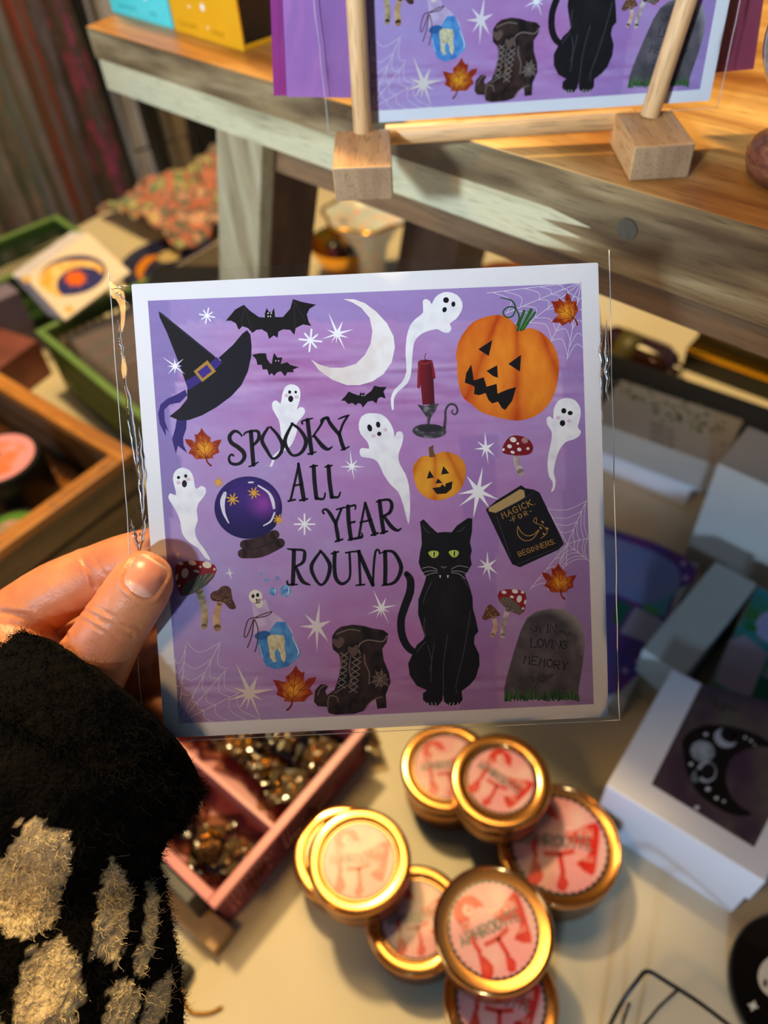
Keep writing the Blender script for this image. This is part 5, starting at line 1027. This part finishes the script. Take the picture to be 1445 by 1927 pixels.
for k in range(5):
    b = MB(); s_ = .03+k*.055; b.lathe([(.0001, .0901), (.0016, .0901), (.0016, .0906), (.0001, .0908)], 12, (s_, .006, 0)) if not flipc else b.lathe([(.0001, .0901), (.0016, .0901), (.0016, .0906), (.0001, .0908)], 12, (.006, s_, 0)); b.build('nail', plain('nail_steel', (120, 112, 110), .4, .8), cr_)
def jar(u, v, zt, R_, z0, label, pc, pc2, words):
    p = at(u, v, zt); r = empty('black_jar', (p.x, p.y, z0), label, 'jar'); h = zt-z0
    b = MB(); b.lathe([(R_*.9, 0), (R_*.97, .002), (R_*.97, h-.016)], 48); b.build('jar_body', blk, r, True, sharp=50)
    b = MB(); b.lathe([(R_*.97, h-.016), (R_, h-.0155), (R_, h-.002), (R_*.97, h), (.001, h)], 64); l = b.build('lid', blk, r, True, sharp=40)
    P = Paint(lambda x_, y_: (x_*R_*.86, y_*R_*.86), 3e-5, 3e-5); P.ell(0, 0, 1, 1, pc, 1, 0, 48); P.ell(0, -.05, .82, .74, pc2, 2, .2, 40, lambda x_, y_: mixc(pc2, pc, .5+fbm(x_*2, y_*2, 4)), .12)
    for t, y_ in words: P.text(t, (-.6, y_), (1, 0), (0, 1), .18, .03, (70, 50, 44), 3, .9)
    o = P.build('label', GLOSSINK, l); o.location = (0, 0, h)
jar(-4, 862, .080, .040, .006, 'black jar with a pink and orange label in the wooden crate', (222, 150, 164), (206, 116, 66), [('HERBAL', .1), ('BALM', -.2)])
jar(20, 1010, .052, .036, .006, 'black jar with a green and pink label, nearer the index finger', (84, 130, 54), (206, 140, 150), [('SALVE', 0)])
# crumpled wicker paper in the crate
b = MB(); b.sheet(lambda i, j: (.012+.27*i, .012+.235*j, .007+.010*noise.noise(Vector((i*9, j*9, 2)))+.008), 50, 50); 
o = b.build('shredded_paper', wood('brown_shred', [(.3, (70, 40, 14)), (.5, (150, 92, 36)), (.7, (190, 124, 56))], (200, 30, 60), 1, .5, .5, (900, 300, 900)), None, True); o.matrix_world = MC; tag(o, 'brown shredded packing lining the wooden crate', 'packing', kind='stuff')
# reddish block at the left edge
pdeck('red_brown_box', 'dark red patterned box at the left edge above the crate', ((70, 640), (-40, 720), (20, 565)), .05, 0, plain('dark_red_paper', (120, 66, 58), .5, var=.3, scale=25))
pdeck('violet_pouch_box', 'grey violet box at the left edge beside the sun and moon pile', ((35, 548), (-60, 590), (10, 528)), .085, 0, plain('violet_grey', (112, 104, 128), .5, var=.15))
# pink basket with jewellery packets
pink = plain('pink_plastic', (206, 128, 132), .4, var=.06); pinkd = plain('deep_pink_plastic', (178, 84, 92), .4, var=.08)
PA = at(404, 1693, .050); PB = at(678, 1374, .050); px_ = (PB-PA); plx = px_.length; PA.z = 0
MP = frame(PA, px_, Vector((-px_.y, px_.x, 0))); ply = .17
open_basket('pink_basket', 'pink perforated plastic basket of gilt jewellery packets under the held card', MP, plx, ply, .046, pinkd, pink, nb=40, nh=4, solidpart=.18, rim=.004)
b = MB(); b.box(.055, .058, .004, ply-.004, .004, .044); b.build('divider', pink, bpy.data.objects['pink_basket'])
cello = clear('amber_cellophane', (.72, .62, .46), .10, 1.6, bump=1.0)
goldj = plain('gold_jewellery', (236, 172, 50), .18, 1.0, .05)
pk = []
spots = [(.030+.030*i+random.uniform(-.006, .006), .020+.028*j+random.uniform(-.006, .006)) for i in range(5) for j in range(5) if abs(.030+.030*i-.056) > .010]
for k, (x_, y_) in enumerate(spots):
    o = empty('jewellery_packet', label='clear packet of gold jewellery in the pink basket', cat='packet', m=MP @ Matrix.Translation((x_, y_, .014+.010*random.random())) @ Matrix.Rotation(random.random()*6, 4, 'Z') @ Matrix.Rotation(random.uniform(-.5, .5), 4, 'X'), group='jewellery packets in the pink basket')
    b = MB(); sd_ = k*3.3
    b.sheet(lambda i, j: ((i-.5)*.040, (j-.5)*.034, .0035*(1-(2*i-1)**4)*(1-(2*j-1)**4)+.004*noise.noise(Vector((i*4, j*4, sd_)))), 14, 14)
    b.sheet(lambda i, j: ((i-.5)*.040, (j-.5)*.034, -.0035*(1-(2*i-1)**4)*(1-(2*j-1)**4)+.004*noise.noise(Vector((i*4, j*4, sd_)))), 14, 14); b.build('bag', cello, o)
    b = MB()
    card_ = MB(); card_.box(-.013, .013, -.014, .010, -.0004, .0004); card_.build('backing_card', plain('backing_%d' % (k % 3), ((60, 44, 30), (90, 70, 40), (40, 36, 34))[k % 3], .5), o)
    ch = [Vector((.010*math.cos(t*.5+k)*(1-.02*t), .008*math.sin(t*.9), .0012+.0012*math.sin(t*2.1))) for t in range(22)]
    b.tube(cr(ch, 3), .0005, 5); b.build('necklace', goldj, o, True)
    if k % 2 == 0: b = MB(); b.ball((random.uniform(-.008, .008), random.uniform(-.008, .008), .002), .0022, 12, 8); b.build('pendant', goldj, o, True)
# dark box and cardboard tray in front of the basket
pdeck('slate_box', 'dark slate grey box between the knitted sleeve and the pink basket', ((388, 1662), (270, 1545), (378, 1728)), .045, .012, plain('slate_card', (50, 56, 56), .4, var=.15))
M, lx, ly, h = rectbox((425, 1748), (270, 1655), (436, 1718), .012, 0)
pdeck('kraft_tray', 'brown cardboard tray edge under the slate box beside the sleeve', ((402, 1792), (250, 1660), (436, 1745)), .0118, 0, plain('kraft_card', (176, 140, 92), .6, var=.1))
# dark velvet pad and gold chain by the sleeve
pdeck('black_pad', 'small black pad lying beside the knitted sleeve at the bottom', ((360, 1815), (300, 1775), (330, 1905)), .012, 0, blk)
b = MB(); pts = cr(W3((330, 1842, .013), (338, 1862, .008), (346, 1885, .0015), (357, 1903, .0015), (376, 1908, .0015), (398, 1905, .0015), (415, 1896, .0015)), 10)
for i, p in enumerate(pts[::1]): b.ball(p, .0014, 8, 6, (1.1, .8, .8))
o = b.build('links', goldj, None, True); r = empty('gold_chain', pts[0], 'thin gold chain lying beside the knitted sleeve at the bottom left', 'chain'); o.parent = r; bpy.context.view_layer.update(); o.matrix_parent_inverse = r.matrix_world.inverted()
# ================================================================= things behind the bench legs
b = MB(); c0 = at(372, 372, .02)
b.sheet(lambda i, j: ((i-.5)*.22, (j-.5)*.24, .045+.030*noise.noise(Vector((i*5, j*5, 1)))+.012*noise.noise(Vector((i*15, j*15, 4)))-.03*(2*abs(i-.5))**3), 60, 50)
o = b.build('floral_cloth', cloth_mat('floral_cloth', [(40, 92, 110), (206, 186, 120), (84, 128, 96), (208, 116, 96), (70, 96, 84), (216, 160, 140), (200, 196, 120)], (11, 11, 11), 3), None, True, solid=.002); o.matrix_world = frame(c0, E1, E2); o.location.z = 0; tag(o, 'crumpled floral cloth in green, blue and coral, left of the bench leg', 'cloth')
wirething('wire_rack', 'thin black wire rack standing over the floral cloth', [
    ('frame_wire', W3((252, 286, .10), (330, 262, .11), (402, 234, .12))), ('frame_wire', W3((300, 342, .03), (350, 372, .03), (405, 392, .03))),
    ('cross_wire', W3((262, 300, .09), (270, 366, .04), (286, 404, .0))), ('cross_wire', W3((352, 255, .11), (372, 330, .05), (395, 390, .0)))], .0018)
dc = at(322, 492, .012); r = empty('moon_dish', dc, 'navy round dish with an orange crescent moon, left of the bench leg', 'dish'); r.location.z = 0
b = MB(); b.lathe([(.001, 0), (.05, 0), (.070, .006), (.074, .012), (.070, .012), (.05, .005), (.001, .004)], 56); b.build('dish', plain('navy_glaze', (28, 34, 66), .2, coat=.4), r, True, sharp=60)
P = Paint(None, 3e-5, .0125); P.poly([(-.070, .012), (-.070, -.020), (-.052, -.050), (-.020, -.068), (-.034, -.044), (-.040, -.015), (-.034, .015), (-.020, .034), (-.050, .030)], (214, 134, 30), 1, None, 4, 3); P.ell(-.008, .028, .018, .018, (190, 170, 120), 1, 0, 24); o = P.build('printed_pattern', GLOSSINK, r); o.location.z = -.0085+.002
for k in range(7):
    M = frame(at(212-3*k, 548-9*k, .075+.001*k), at(385, 455, .09)-at(212, 548, .075), UP)
    o = empty('art_print', label='grey edged print in the row between the sun and moon pile and the bench leg', cat='art print', m=frame(at(232, 560, .07)+E2*.009*k, E2*0+(at(390, 468, .09)-at(232, 560, .07)), Vector((0, 0, 1))), group='grey edged prints in a row')
    b = MB(); b.box(0, .16, -.06, .0, -.0022, 0); b.build('card', plain('grey_edge_%d' % (k % 2), ((158, 148, 140), (186, 178, 170))[k % 2], .5, var=.08), o)
pdeck('black_box', 'black box lying among the grey edged prints above the held card', ((272, 535), (405, 535), (325, 500)), .11, .0, blk)
# gold bowl, shell bowl, amber tray
p = at(648, 452, .052); r = empty('gold_bowl', (p.x, p.y, 0), 'shiny gold bowl behind the right side of the bench leg', 'bowl')
b = MB(); b.lathe([(.022, 0), (.024, .004), (.034, .018), (.046, .040), (.050, .052), (.047, .052), (.042, .040), (.030, .018), (.001, .008)], 48); b.build('bowl', goldj, r, True, sharp=60)
b = MB(); 
for k in range(5): b = MB(); b.ball((.018*math.cos(k*1.3), .018*math.sin(k*1.3), .040), .012, 14, 9, (1, 1.2, .8)); b.build('tumbled_stone', plain('stone_%d' % k, ((60, 20, 24), (130, 96, 50), (40, 44, 30), (90, 30, 40), (50, 40, 36))[k], .15, coat=.5), r, True)
p = at(692, 398, .104); r = empty('shell_bowl', (p.x, p.y, 0), 'flared iridescent shell bowl with gilt rim below the left stand block', 'bowl')
b = MB(); b.lathe([(.016, 0), (.020, .006), (.018, .030), (.024, .060), (.040, .088), (.058, .104), (.055, .104), (.036, .086), (.018, .058), (.001, .050)], 48, wob=lambda a, z: 1+.06*math.sin(a*7)*z*9); b.build('bowl', cloth_mat('shell_nacre', [(150, 150, 156), (206, 186, 160), (170, 190, 190), (220, 170, 130)], (30, 30, 30), 3, .2), r, True)
b = MB(); b.tube([(.0567*(1+.06*math.sin(a*7)*.94)*math.cos(a), .0567*(1+.06*math.sin(a*7)*.94)*math.sin(a), .1045) for a in [2*math.pi*k/96 for k in range(96)]], .0022, 8, closed=True); b.build('gilt_rim', goldj, r, True)
p = at(955, 560, .02); r = empty('copper_dish', (p.x, p.y, 0), 'rounded copper coloured dish under the bench above the held card', 'dish')
b = MB(); b.lathe([(.03, 0), (.05, .004), (.064, .020), (.066, .034), (.062, .034), (.058, .020), (.001, .010)], 48); b.build('dish', plain('copper_glaze', (176, 112, 58), .3, .4), r, True, sharp=60)
wirething('wire_hook', 'thin wire hook standing on the table just right of the dark bench leg', [('frame_wire', cr(W3((566, 345, .10), (568, 400, .05), (575, 414, .04), (582, 400, .05), (582, 350, .10)), 5))], .0016)
# ================================================================= the hand and the knitted sleeve
def chain(b, pts, n=20, steps=6):
    """round limb through (u, v, depth, radius mm[, flatten]) points: swept tube with rounded ends"""
    Q = cr([Vector((p[0], p[1], p[2]*1000, p[3])) for p in pts], steps)
    P = [dep(q[0], q[1], q[2]/1000) for q in Q]; R_ = [q[3]/1000 for q in Q]
    d0 = (P[0]-P[1]).normalized(); d1 = (P[-1]-P[-2]).normalized()
    a, ra, c_, rc = [], [], [], []
    for k in range(6, 0, -1):
        t = math.pi/2*k/6; a.append(P[0]+d0*R_[0]*math.sin(t)); ra.append(R_[0]*math.cos(t)+1e-5)
    for k in range(1, 7):
        t = math.pi/2*k/6; c_.append(P[-1]+d1*R_[-1]*math.sin(t)); rc.append(R_[-1]*math.cos(t)+1e-5)
    b.tube(a+P+c_, ra+R_+rc, n)
hb = MB()
thumb = [(70, 1420, .262, 15), (120, 1340, .2580, 13.2), (166, 1262, .2500, 11.2), (203, 1196, .2428, 9.6), (232, 1150, .2385, 8.9), (262, 1104, .2352, 8.5), (270, 1093, .2350, 8.0)]
index = [(-130, 1290, .268, 13.5), (-50, 1228, .268, 12.8), (30, 1168, .2665, 11.6), (95, 1122, .2645, 10.8), (145, 1096, .2625, 10.2), (190, 1075, .2595, 9.4), (235, 1056, .2568, 8.9), (290, 1040, .2542, 8.3), (330, 1034, .2525, 7.6)]
middle = [(-90, 1350, .285, 12.5), (0, 1290, .2860, 11.5), (100, 1250, .2850, 10.8), (190, 1225, .2760, 9.8), (262, 1212, .2640, 9.0), (330, 1190, .2545, 8.0), (360, 1180, .2528, 7.4)]
ring = [(-90, 1410, .300, 12), (20, 1350, .3000, 11), (120, 1310, .2980, 10.2), (210, 1285, .2880, 9.2), (290, 1262, .2690, 8.4), (345, 1246, .2560, 7.6)]
little = [(-80, 1480, .305, 11), (20, 1430, .3080, 9.8), (110, 1395, .3060, 9.0), (200, 1370, .2920, 8.0), (275, 1345, .2720, 7.2), (318, 1330, .2585, 6.6)]
def cardD(u, v): return (ROT.transposed() @ (onp(u, v, HM.translation, HN)-CAM)).z*-1
def shift(ch, d, k=1.0): return [(p[0], p[1], p[2]+d, p[3]*k) for p in ch]
thumb = shift(thumb, .0066, 1.15); index = shift(index, .0078, 1.05); middle = shift(middle, .0125, 1.05); ring = shift(ring, .0135, 1.05); little = shift(little, .0145, 1.05)
for ch in (thumb, index, middle, ring, little): chain(hb, ch)
# thumb: broader pad side to side than front to back is given by two offset strands
chain(hb, [(p[0]+5, p[1]+6, p[2]+.0006, p[3]*.93) for p in thumb[2:]])
chain(hb, [(p[0]-4, p[1]-5, p[2]+.0006, p[3]*.90) for p in thumb[2:-1]])
# palm and wrist
for pts in ([(-60, 1260, .270, 13), (-20, 1330, .272, 17), (20, 1400, .268, 18), (40, 1500, .262, 20)], [(40, 1230, .288, 10), (120, 1215, .288, 11), (200, 1190, .286, 10)], [(-80, 1330, .282, 14), (-20, 1400, .282, 18), (20, 1500, .275, 22)],
            [(-80, 1400, .298, 13), (-10, 1450, .292, 18), (30, 1540, .280, 22)], [(30, 1190, .2680, 9), (60, 1250, .2660, 12), (90, 1310, .2640, 14), (80, 1400, .266, 17)], [(-10, 1180, .2620, 8), (40, 1235, .2590, 11), (80, 1300, .258, 12)],
            [(40, 1480, .266, 24), (60, 1600, .262, 25), (75, 1750, .256, 26), (80, 1950, .250, 28), (80, 2100, .246, 30)]): chain(hb, shift(pts, .0075, 1.03))
ho_ = hb.build('person', paper, None)
md = ho_.modifiers.new('r', 'REMESH'); md.mode = 'VOXEL'; md.voxel_size = .00075; md.adaptivity = 0
ms = ho_.modifiers.new('s', 'CORRECTIVE_SMOOTH') if False else ho_.modifiers.new('s', 'SMOOTH'); ms.factor = .5; ms.iterations = 14
dg = bpy.context.evaluated_depsgraph_get(); me = bpy.data.meshes.new_from_object(ho_.evaluated_get(dg)); ho_.modifiers.clear(); ho_.data = me
# creases and nail bed, pressed in by hand
ROTt = ROT.transposed()
def pixel(p): q = ROTt @ (p-CAM); return CX+FPX*q.x/-q.z, CY-FPX*q.y/-q.z, -q.z
def seg(px_, py_, a, b_):
    ax, ay = a; bx, by = b_; dx, dy = bx-ax, by-ay; t = max(0, min(1, ((px_-ax)*dx+(py_-ay)*dy)/(dx*dx+dy*dy))); return math.hypot(px_-ax-t*dx, py_-ay-t*dy)
CREASE = [([(160, 1150), (185, 1162), (215, 1182), (250, 1196)], .00042, 4.0), ([(172, 1140), (200, 1152), (232, 1172), (262, 1180)], .00028, 3.4), ([(158, 1168), (190, 1186), (222, 1204)], .00026, 3.4),
          ([(182, 1168), (205, 1170), (238, 1186)], .00030, 3.0), ([(170, 1158), (200, 1180)], .0002, 3), ([(150, 1042), (158, 1058), (170, 1078), (178, 1104)], .0007, 4.2), ([(176, 1046), (186, 1064), (198, 1082)], .00035, 3.2),
          ([(0, 1152), (50, 1160), (90, 1176), (122, 1198)], .0007, 6), ([(96, 1078), (112, 1092)], .00018, 2.5), ([(104, 1072), (122, 1088)], .00018, 2.5), ([(114, 1066), (134, 1082)], .00018, 2.5), ([(86, 1084), (100, 1098)], .00015, 2.5), ([(124, 1060), (144, 1078)], .00015, 2.5)]
# nail frame: measured axis of the thumb tip
NC = (268, 1090); NA = math.atan2(-(1150-1050), (232-292)*-1)   # px
nax = Vector((268-226, 1090-1158)).normalized(); nay = Vector((-nax.y, nax.x))
co = [v.co for v in me.vertices]; nr = [v.normal.copy() for v in me.vertices]
for i, v in enumerate(me.vertices):
    u, w, dd = pixel(v.co)
    if dd > .285 or nr[i].dot(CAM-v.co) < 0: continue
    d = 0
    for L__, dp_, wd_ in CREASE:
        m_ = min(seg(u, w, a, b_) for a, b_ in zip(L__, L__[1:]))
        if m_ < wd_*3: d -= dp_*math.exp(-(m_/wd_)**2); d += dp_*.35*math.exp(-((m_-wd_*1.9)/wd_)**2)
    p = Vector((u-272, w-1086)); s_ = p.dot(nax); t_ = p.dot(nay)
    q = (abs(s_)/37)**3.0+(abs(t_)/37)**3.0
    if q < 3 and dd < .2490: d += .00045*math.exp(-((q-1.55)/.45)**2)-.00035*(1 if q < 1.0 else max(0, 1-(q-1)/.4))
    d += .00012*noise.noise(v.co*260)
    v.co = v.co+nr[i]*d
me.polygons.foreach_set('use_smooth', [True]*len(me.polygons)); me.update()
m, N, L, B = mat('skin')
tc = N.new('ShaderNodeTexCoord'); nz = N.new('ShaderNodeTexNoise'); nz.inputs['Scale'].default_value = 42; nz.inputs['Detail'].default_value = 5
L.new(tc.outputs['Object'], nz.inputs['Vector']); r_ = N.new('ShaderNodeValToRGB'); r_.color_ramp.elements[0].position = .32; r_.color_ramp.elements[1].position = .68
r_.color_ramp.elements[0].color = lin((190, 112, 78)); r_.color_ramp.elements[1].color = lin((220, 152, 108)); L.new(nz.outputs[0], r_.inputs[0]); L.new(r_.outputs[0], B.inputs['Base Color'])
B.inputs['Roughness'].default_value = .42; B.inputs['Subsurface Weight'].default_value = .35; B.inputs['Subsurface Radius'].default_value = (1.0, .35, .18); B.inputs['Subsurface Scale'].default_value = .0028
vz = N.new('ShaderNodeTexVoronoi'); vz.inputs['Scale'].default_value = 900; L.new(tc.outputs['Object'], vz.inputs['Vector'])
n3 = N.new('ShaderNodeTexNoise'); n3.inputs['Scale'].default_value = 300; n3.inputs['Detail'].default_value = 6; L.new(tc.outputs['Object'], n3.inputs['Vector'])
ad = N.new('ShaderNodeMath'); ad.operation = 'ADD'; L.new(vz.outputs['Distance'], ad.inputs[0]); L.new(n3.outputs[0], ad.inputs[1])
bp = N.new('ShaderNodeBump'); bp.inputs['Strength'].default_value = .35; bp.inputs['Distance'].default_value = .00018; L.new(ad.outputs[0], bp.inputs['Height']); L.new(bp.outputs[0], B.inputs['Normal'])
SKIN = m
me.materials.clear(); me.materials.append(SKIN)
tag(ho_, "left hand pinching the art print, in a black and cream knitted sleeve", 'person')
# thumb nail: a curved plate sitting on the finger
from mathutils.bvhtree import BVHTree
bv = BVHTree.FromPolygons([tuple(v.co) for v in me.vertices], [tuple(p.vertices) for p in me.polygons])
vs = []; fs = []; n_ = 22
def nailp(a, b_):
    # a along the nail 0 root .. 1 tip, b_ -1..1 across
    s_ = -36+73*a; hw = 34*(1-.10*(1-a)**2)*(math.sqrt(max(0, 1-max(0, (a-.72)/.36)**2.6)))*(math.sqrt(max(0, 1-max(0, (.26-a)/.27)**2.2))*.999+.001)
    p = Vector((272, 1086))+nax*s_+nay*hw*b_; r = ray(p.x, p.y); h = bv.ray_cast(CAM, r.normalized())
    return (h[0], h[1], a, b_)
for j in range(n_+1):
    for i in range(n_+1):
        h = nailp(j/n_, -1+2*i/n_); P_, N_ = h[0], h[1]
        k = (1-abs(h[3])**4)*.00042+.00012
        vs.append(P_+(CAM-P_).normalized()*k)
fs = [(j*(n_+1)+i, j*(n_+1)+i+1, (j+1)*(n_+1)+i+1, (j+1)*(n_+1)+i) for j in range(n_) for i in range(n_)]
b = MB(); b.add(vs, fs)
m, N, L, B = mat('nail'); B.inputs['Roughness'].default_value = .3; B.inputs['Coat Weight'].default_value = .1; B.inputs['Subsurface Weight'].default_value = .2; B.inputs['Subsurface Radius'].default_value = (1, .4, .25); B.inputs['Subsurface Scale'].default_value = .0015
a = N.new('ShaderNodeAttribute'); a.attribute_name = 'Col'; L.new(a.outputs['Color'], B.inputs['Base Color'])
nl = b.build('thumbnail', m, ho_, True)
ca = nl.data.color_attributes.new('Col', 'FLOAT_COLOR', 'POINT'); cs = []
for j in range(n_+1):
    for i in range(n_+1):
        a_ = j/n_; t_ = -1+2*i/n_; c_ = (214, 140, 114); lun = a_-.10-.10*(1-t_*t_)
        if lun < .10: c_ = mixc((232, 182, 166), c_, max(0, lun/.10))
        if a_ > .93: c_ = mixc(c_, (240, 214, 190), (a_-.93)/.05)
        cs += list(lin(c_))
ca.data.foreach_set('color', cs)
# ---- knitted sleeve
path = [(206, 1332, .2640, 37), (180, 1362, .2625, 41), (148, 1415, .2600, 43), (110, 1480, .2550, 41), (85, 1560, .2540, 38), (66, 1640, .2530, 38), (62, 1730, .2510, 42), (60, 1850, .2490, 44), (60, 1980, .2470, 46), (60, 2150, .2450, 48)]
Q = cr([Vector((p[0], p[1], p[2]*1000, p[3])) for p in path], 16)
P_ = [dep(q[0], q[1], q[2]/1000) for q in Q]; R_ = [q[3]/1000 for q in Q]
nt = 200; rows = []
CREAM = [[(18, 1600), (45, 1560), (70, 1552), (128, 1562), (136, 1600), (122, 1660), (100, 1740), (60, 1765), (20, 1758), (-30, 1740), (-30, 1640)], [(196, 1640), (205, 1610), (228, 1632), (248, 1690), (238, 1760), (222, 1818), (175, 1800), (178, 1740), (188, 1690)],
         [(60, 1780), (110, 1768), (150, 1800), (158, 1860), (135, 1940), (20, 1950), (30, 1870), (45, 1810)], [(275, 1660), (300, 1690), (296, 1740), (282, 1800), (262, 1840), (255, 1810), (275, 1745)], [(205, 1860), (250, 1840), (262, 1880), (250, 1940), (190, 1950)],
         [(288, 1850), (322, 1830), (318, 1900), (285, 1940), (262, 1930)], [(-40, 1900), (-5, 1890), (10, 1960), (-40, 1990)], [(40, 1548), (60, 1540), (82, 1552), (78, 1566), (48, 1564)]]
def inpoly(x, y, P):
    ins = False; j = len(P)-1
    for i in range(len(P)):
        if (P[i][1] > y) != (P[j][1] > y) and x < (P[j][0]-P[i][0])*(y-P[i][1])/(P[j][1]-P[i][1])+P[i][0]: ins = not ins
        j = i
    return ins
b = MB(); prev = None; t0 = (P_[1]-P_[0]).normalized(); nn = (CAM-P_[0]).normalized(); vs = []; nrm_ = []
m_ = len(P_)
nsub = 2
for i in range(m_):
    t = (P_[min(i+1, m_-1)]-P_[max(i-1, 0)]).normalized(); nn = (nn-nn.dot(t)*t).normalized(); bb = t.cross(nn)
    for k in range(nt):
        a = 2*math.pi*k/nt; d = nn*math.cos(a)*.80+bb*math.sin(a); p = P_[i]+d*R_[i]-t*.011*max(0, math.cos(a))*max(0, 1-i/34)**1.5
        dis = .0022*noise.noise(p*90)+.0016*abs(noise.noise(p*330))+.0010*noise.noise(p*800)
        if i < 4: dis += .0020*noise.noise(Vector((a*6, 0, 3)))
        vs.append(p+d.normalized()*dis); nrm_.append(d.normalized())
fs = [(i*nt+k, i*nt+(k+1) % nt, (i+1)*nt+(k+1) % nt, (i+1)*nt+k) for i in range(m_-1) for k in range(nt)]
# turned-in cuff edge
for ring_, (sc, back) in enumerate(((.90, -.002), (.80, .010))):
    base_ = len(vs); t = (P_[1]-P_[0]).normalized()
    for k in range(nt): p = vs[k]; vs.append(P_[0]+(p-P_[0])*sc+t*back); nrm_.append(-nrm_[k])
    if ring_ == 0: fs += [(k, base_+k, base_+(k+1) % nt, (k+1) % nt) for k in range(nt)]
    else: fs += [(base_-nt+k, base_+k, base_+(k+1) % nt, base_-nt+(k+1) % nt) for k in range(nt)]
b.add(vs, fs)
m, N, L, B = mat('boucle_wool'); a = N.new('ShaderNodeAttribute'); a.attribute_name = 'Col'; L.new(a.outputs['Color'], B.inputs['Base Color']); B.inputs['Roughness'].default_value = .95; B.inputs['Sheen Weight'].default_value = .0; B.inputs['Specular IOR Level'].default_value = .1
tc = N.new('ShaderNodeTexCoord'); n3 = N.new('ShaderNodeTexNoise'); n3.inputs['Scale'].default_value = 700; n3.inputs['Detail'].default_value = 4; L.new(tc.outputs['Object'], n3.inputs['Vector']); bp = N.new('ShaderNodeBump'); bp.inputs['Distance'].default_value = .0012; bp.inputs['Strength'].default_value = .9; L.new(n3.outputs[0], bp.inputs['Height']); L.new(bp.outputs[0], B.inputs['Normal'])
WOOL = m
so = b.build('knitted_sleeve', WOOL, ho_, True)
def woolcol(p, j=0):
    u, w, dd = pixel(p); u += 9*noise.noise(p*260)+5*noise.noise(p*900); w += 14*noise.noise(p*300+Vector((9, 9, 9)))
    k = any(inpoly(u, w, c_) for c_ in CREAM)
    n1 = .5+.5*noise.noise(p*500)
    return mixc((196, 176, 134), (236, 220, 182), n1) if k else mixc((4, 4, 4), (12, 11, 10), n1)
ca = so.data.color_attributes.new('Col', 'FLOAT_COLOR', 'POINT')
ca.data.foreach_set('color', [x for v in vs for x in lin(woolcol(v))])
# loose curly fibres
rnd = random.Random(3); fv = []; ff = []; fc = []
nv_ = m_*nt
def fibre(p, d, L__, r, curl, col, seed):
    t = (d+Vector((rnd.uniform(-1, 1), rnd.uniform(-1, 1), rnd.uniform(-1, 1)))*.8).normalized(); o = len(fv); q = p.copy(); ns = 6; side = t.cross(Vector((.3, .5, .8))).normalized()
    for i in range(ns+1):
        for s_ in (0, 1, 2):
            a = s_*2.094; up = t.cross(side).normalized(); fv.append(q+(side*math.cos(a)+up*math.sin(a))*r*(1-.6*i/ns)); fc.append(col)
        q = q+t*(L__/ns); t = (t+Vector((rnd.uniform(-1, 1), rnd.uniform(-1, 1), rnd.uniform(-1, 1)))*curl).normalized(); side = (side-side.dot(t)*t)
        side = side.normalized() if side.length > 1e-6 else t.orthogonal().normalized()
    for i in range(ns):
        for s_ in range(3): ff.append((o+i*3+s_, o+i*3+(s_+1) % 3, o+(i+1)*3+(s_+1) % 3, o+(i+1)*3+s_))
for k in range(21000):
    i = rnd.randrange(0, nv_); p = vs[i]; 
    if nrm_[i].dot((CAM-p).normalized()) < -.35: continue
    if i < 5*nt or rnd.random() < .5: fibre(p, nrm_[i], rnd.uniform(.0015, .0046), .00010, .65, lin(woolcol(p)), k)
    elif rnd.random() < .25: fibre(p, nrm_[i], rnd.uniform(.004, .008), .00005, .75, lin(mixc(woolcol(p), (90, 84, 66), .35)), k)
    else: fibre(p, nrm_[i], rnd.uniform(.0015, .0030), .00018, .7, lin(woolcol(p)), k)
fm_ = bpy.data.meshes.new('wool_fibres'); fm_.from_pydata([tuple(v) for v in fv], [], ff); fm_.materials.append(WOOL)
ca = fm_.color_attributes.new('Col', 'FLOAT_COLOR', 'POINT'); ca.data.foreach_set('color', [x for c_ in fc for x in c_])
fo = bpy.data.objects.new('wool_fibres', fm_); COL.objects.link(fo); fo.parent = so; tag(fo, kind='stuff')
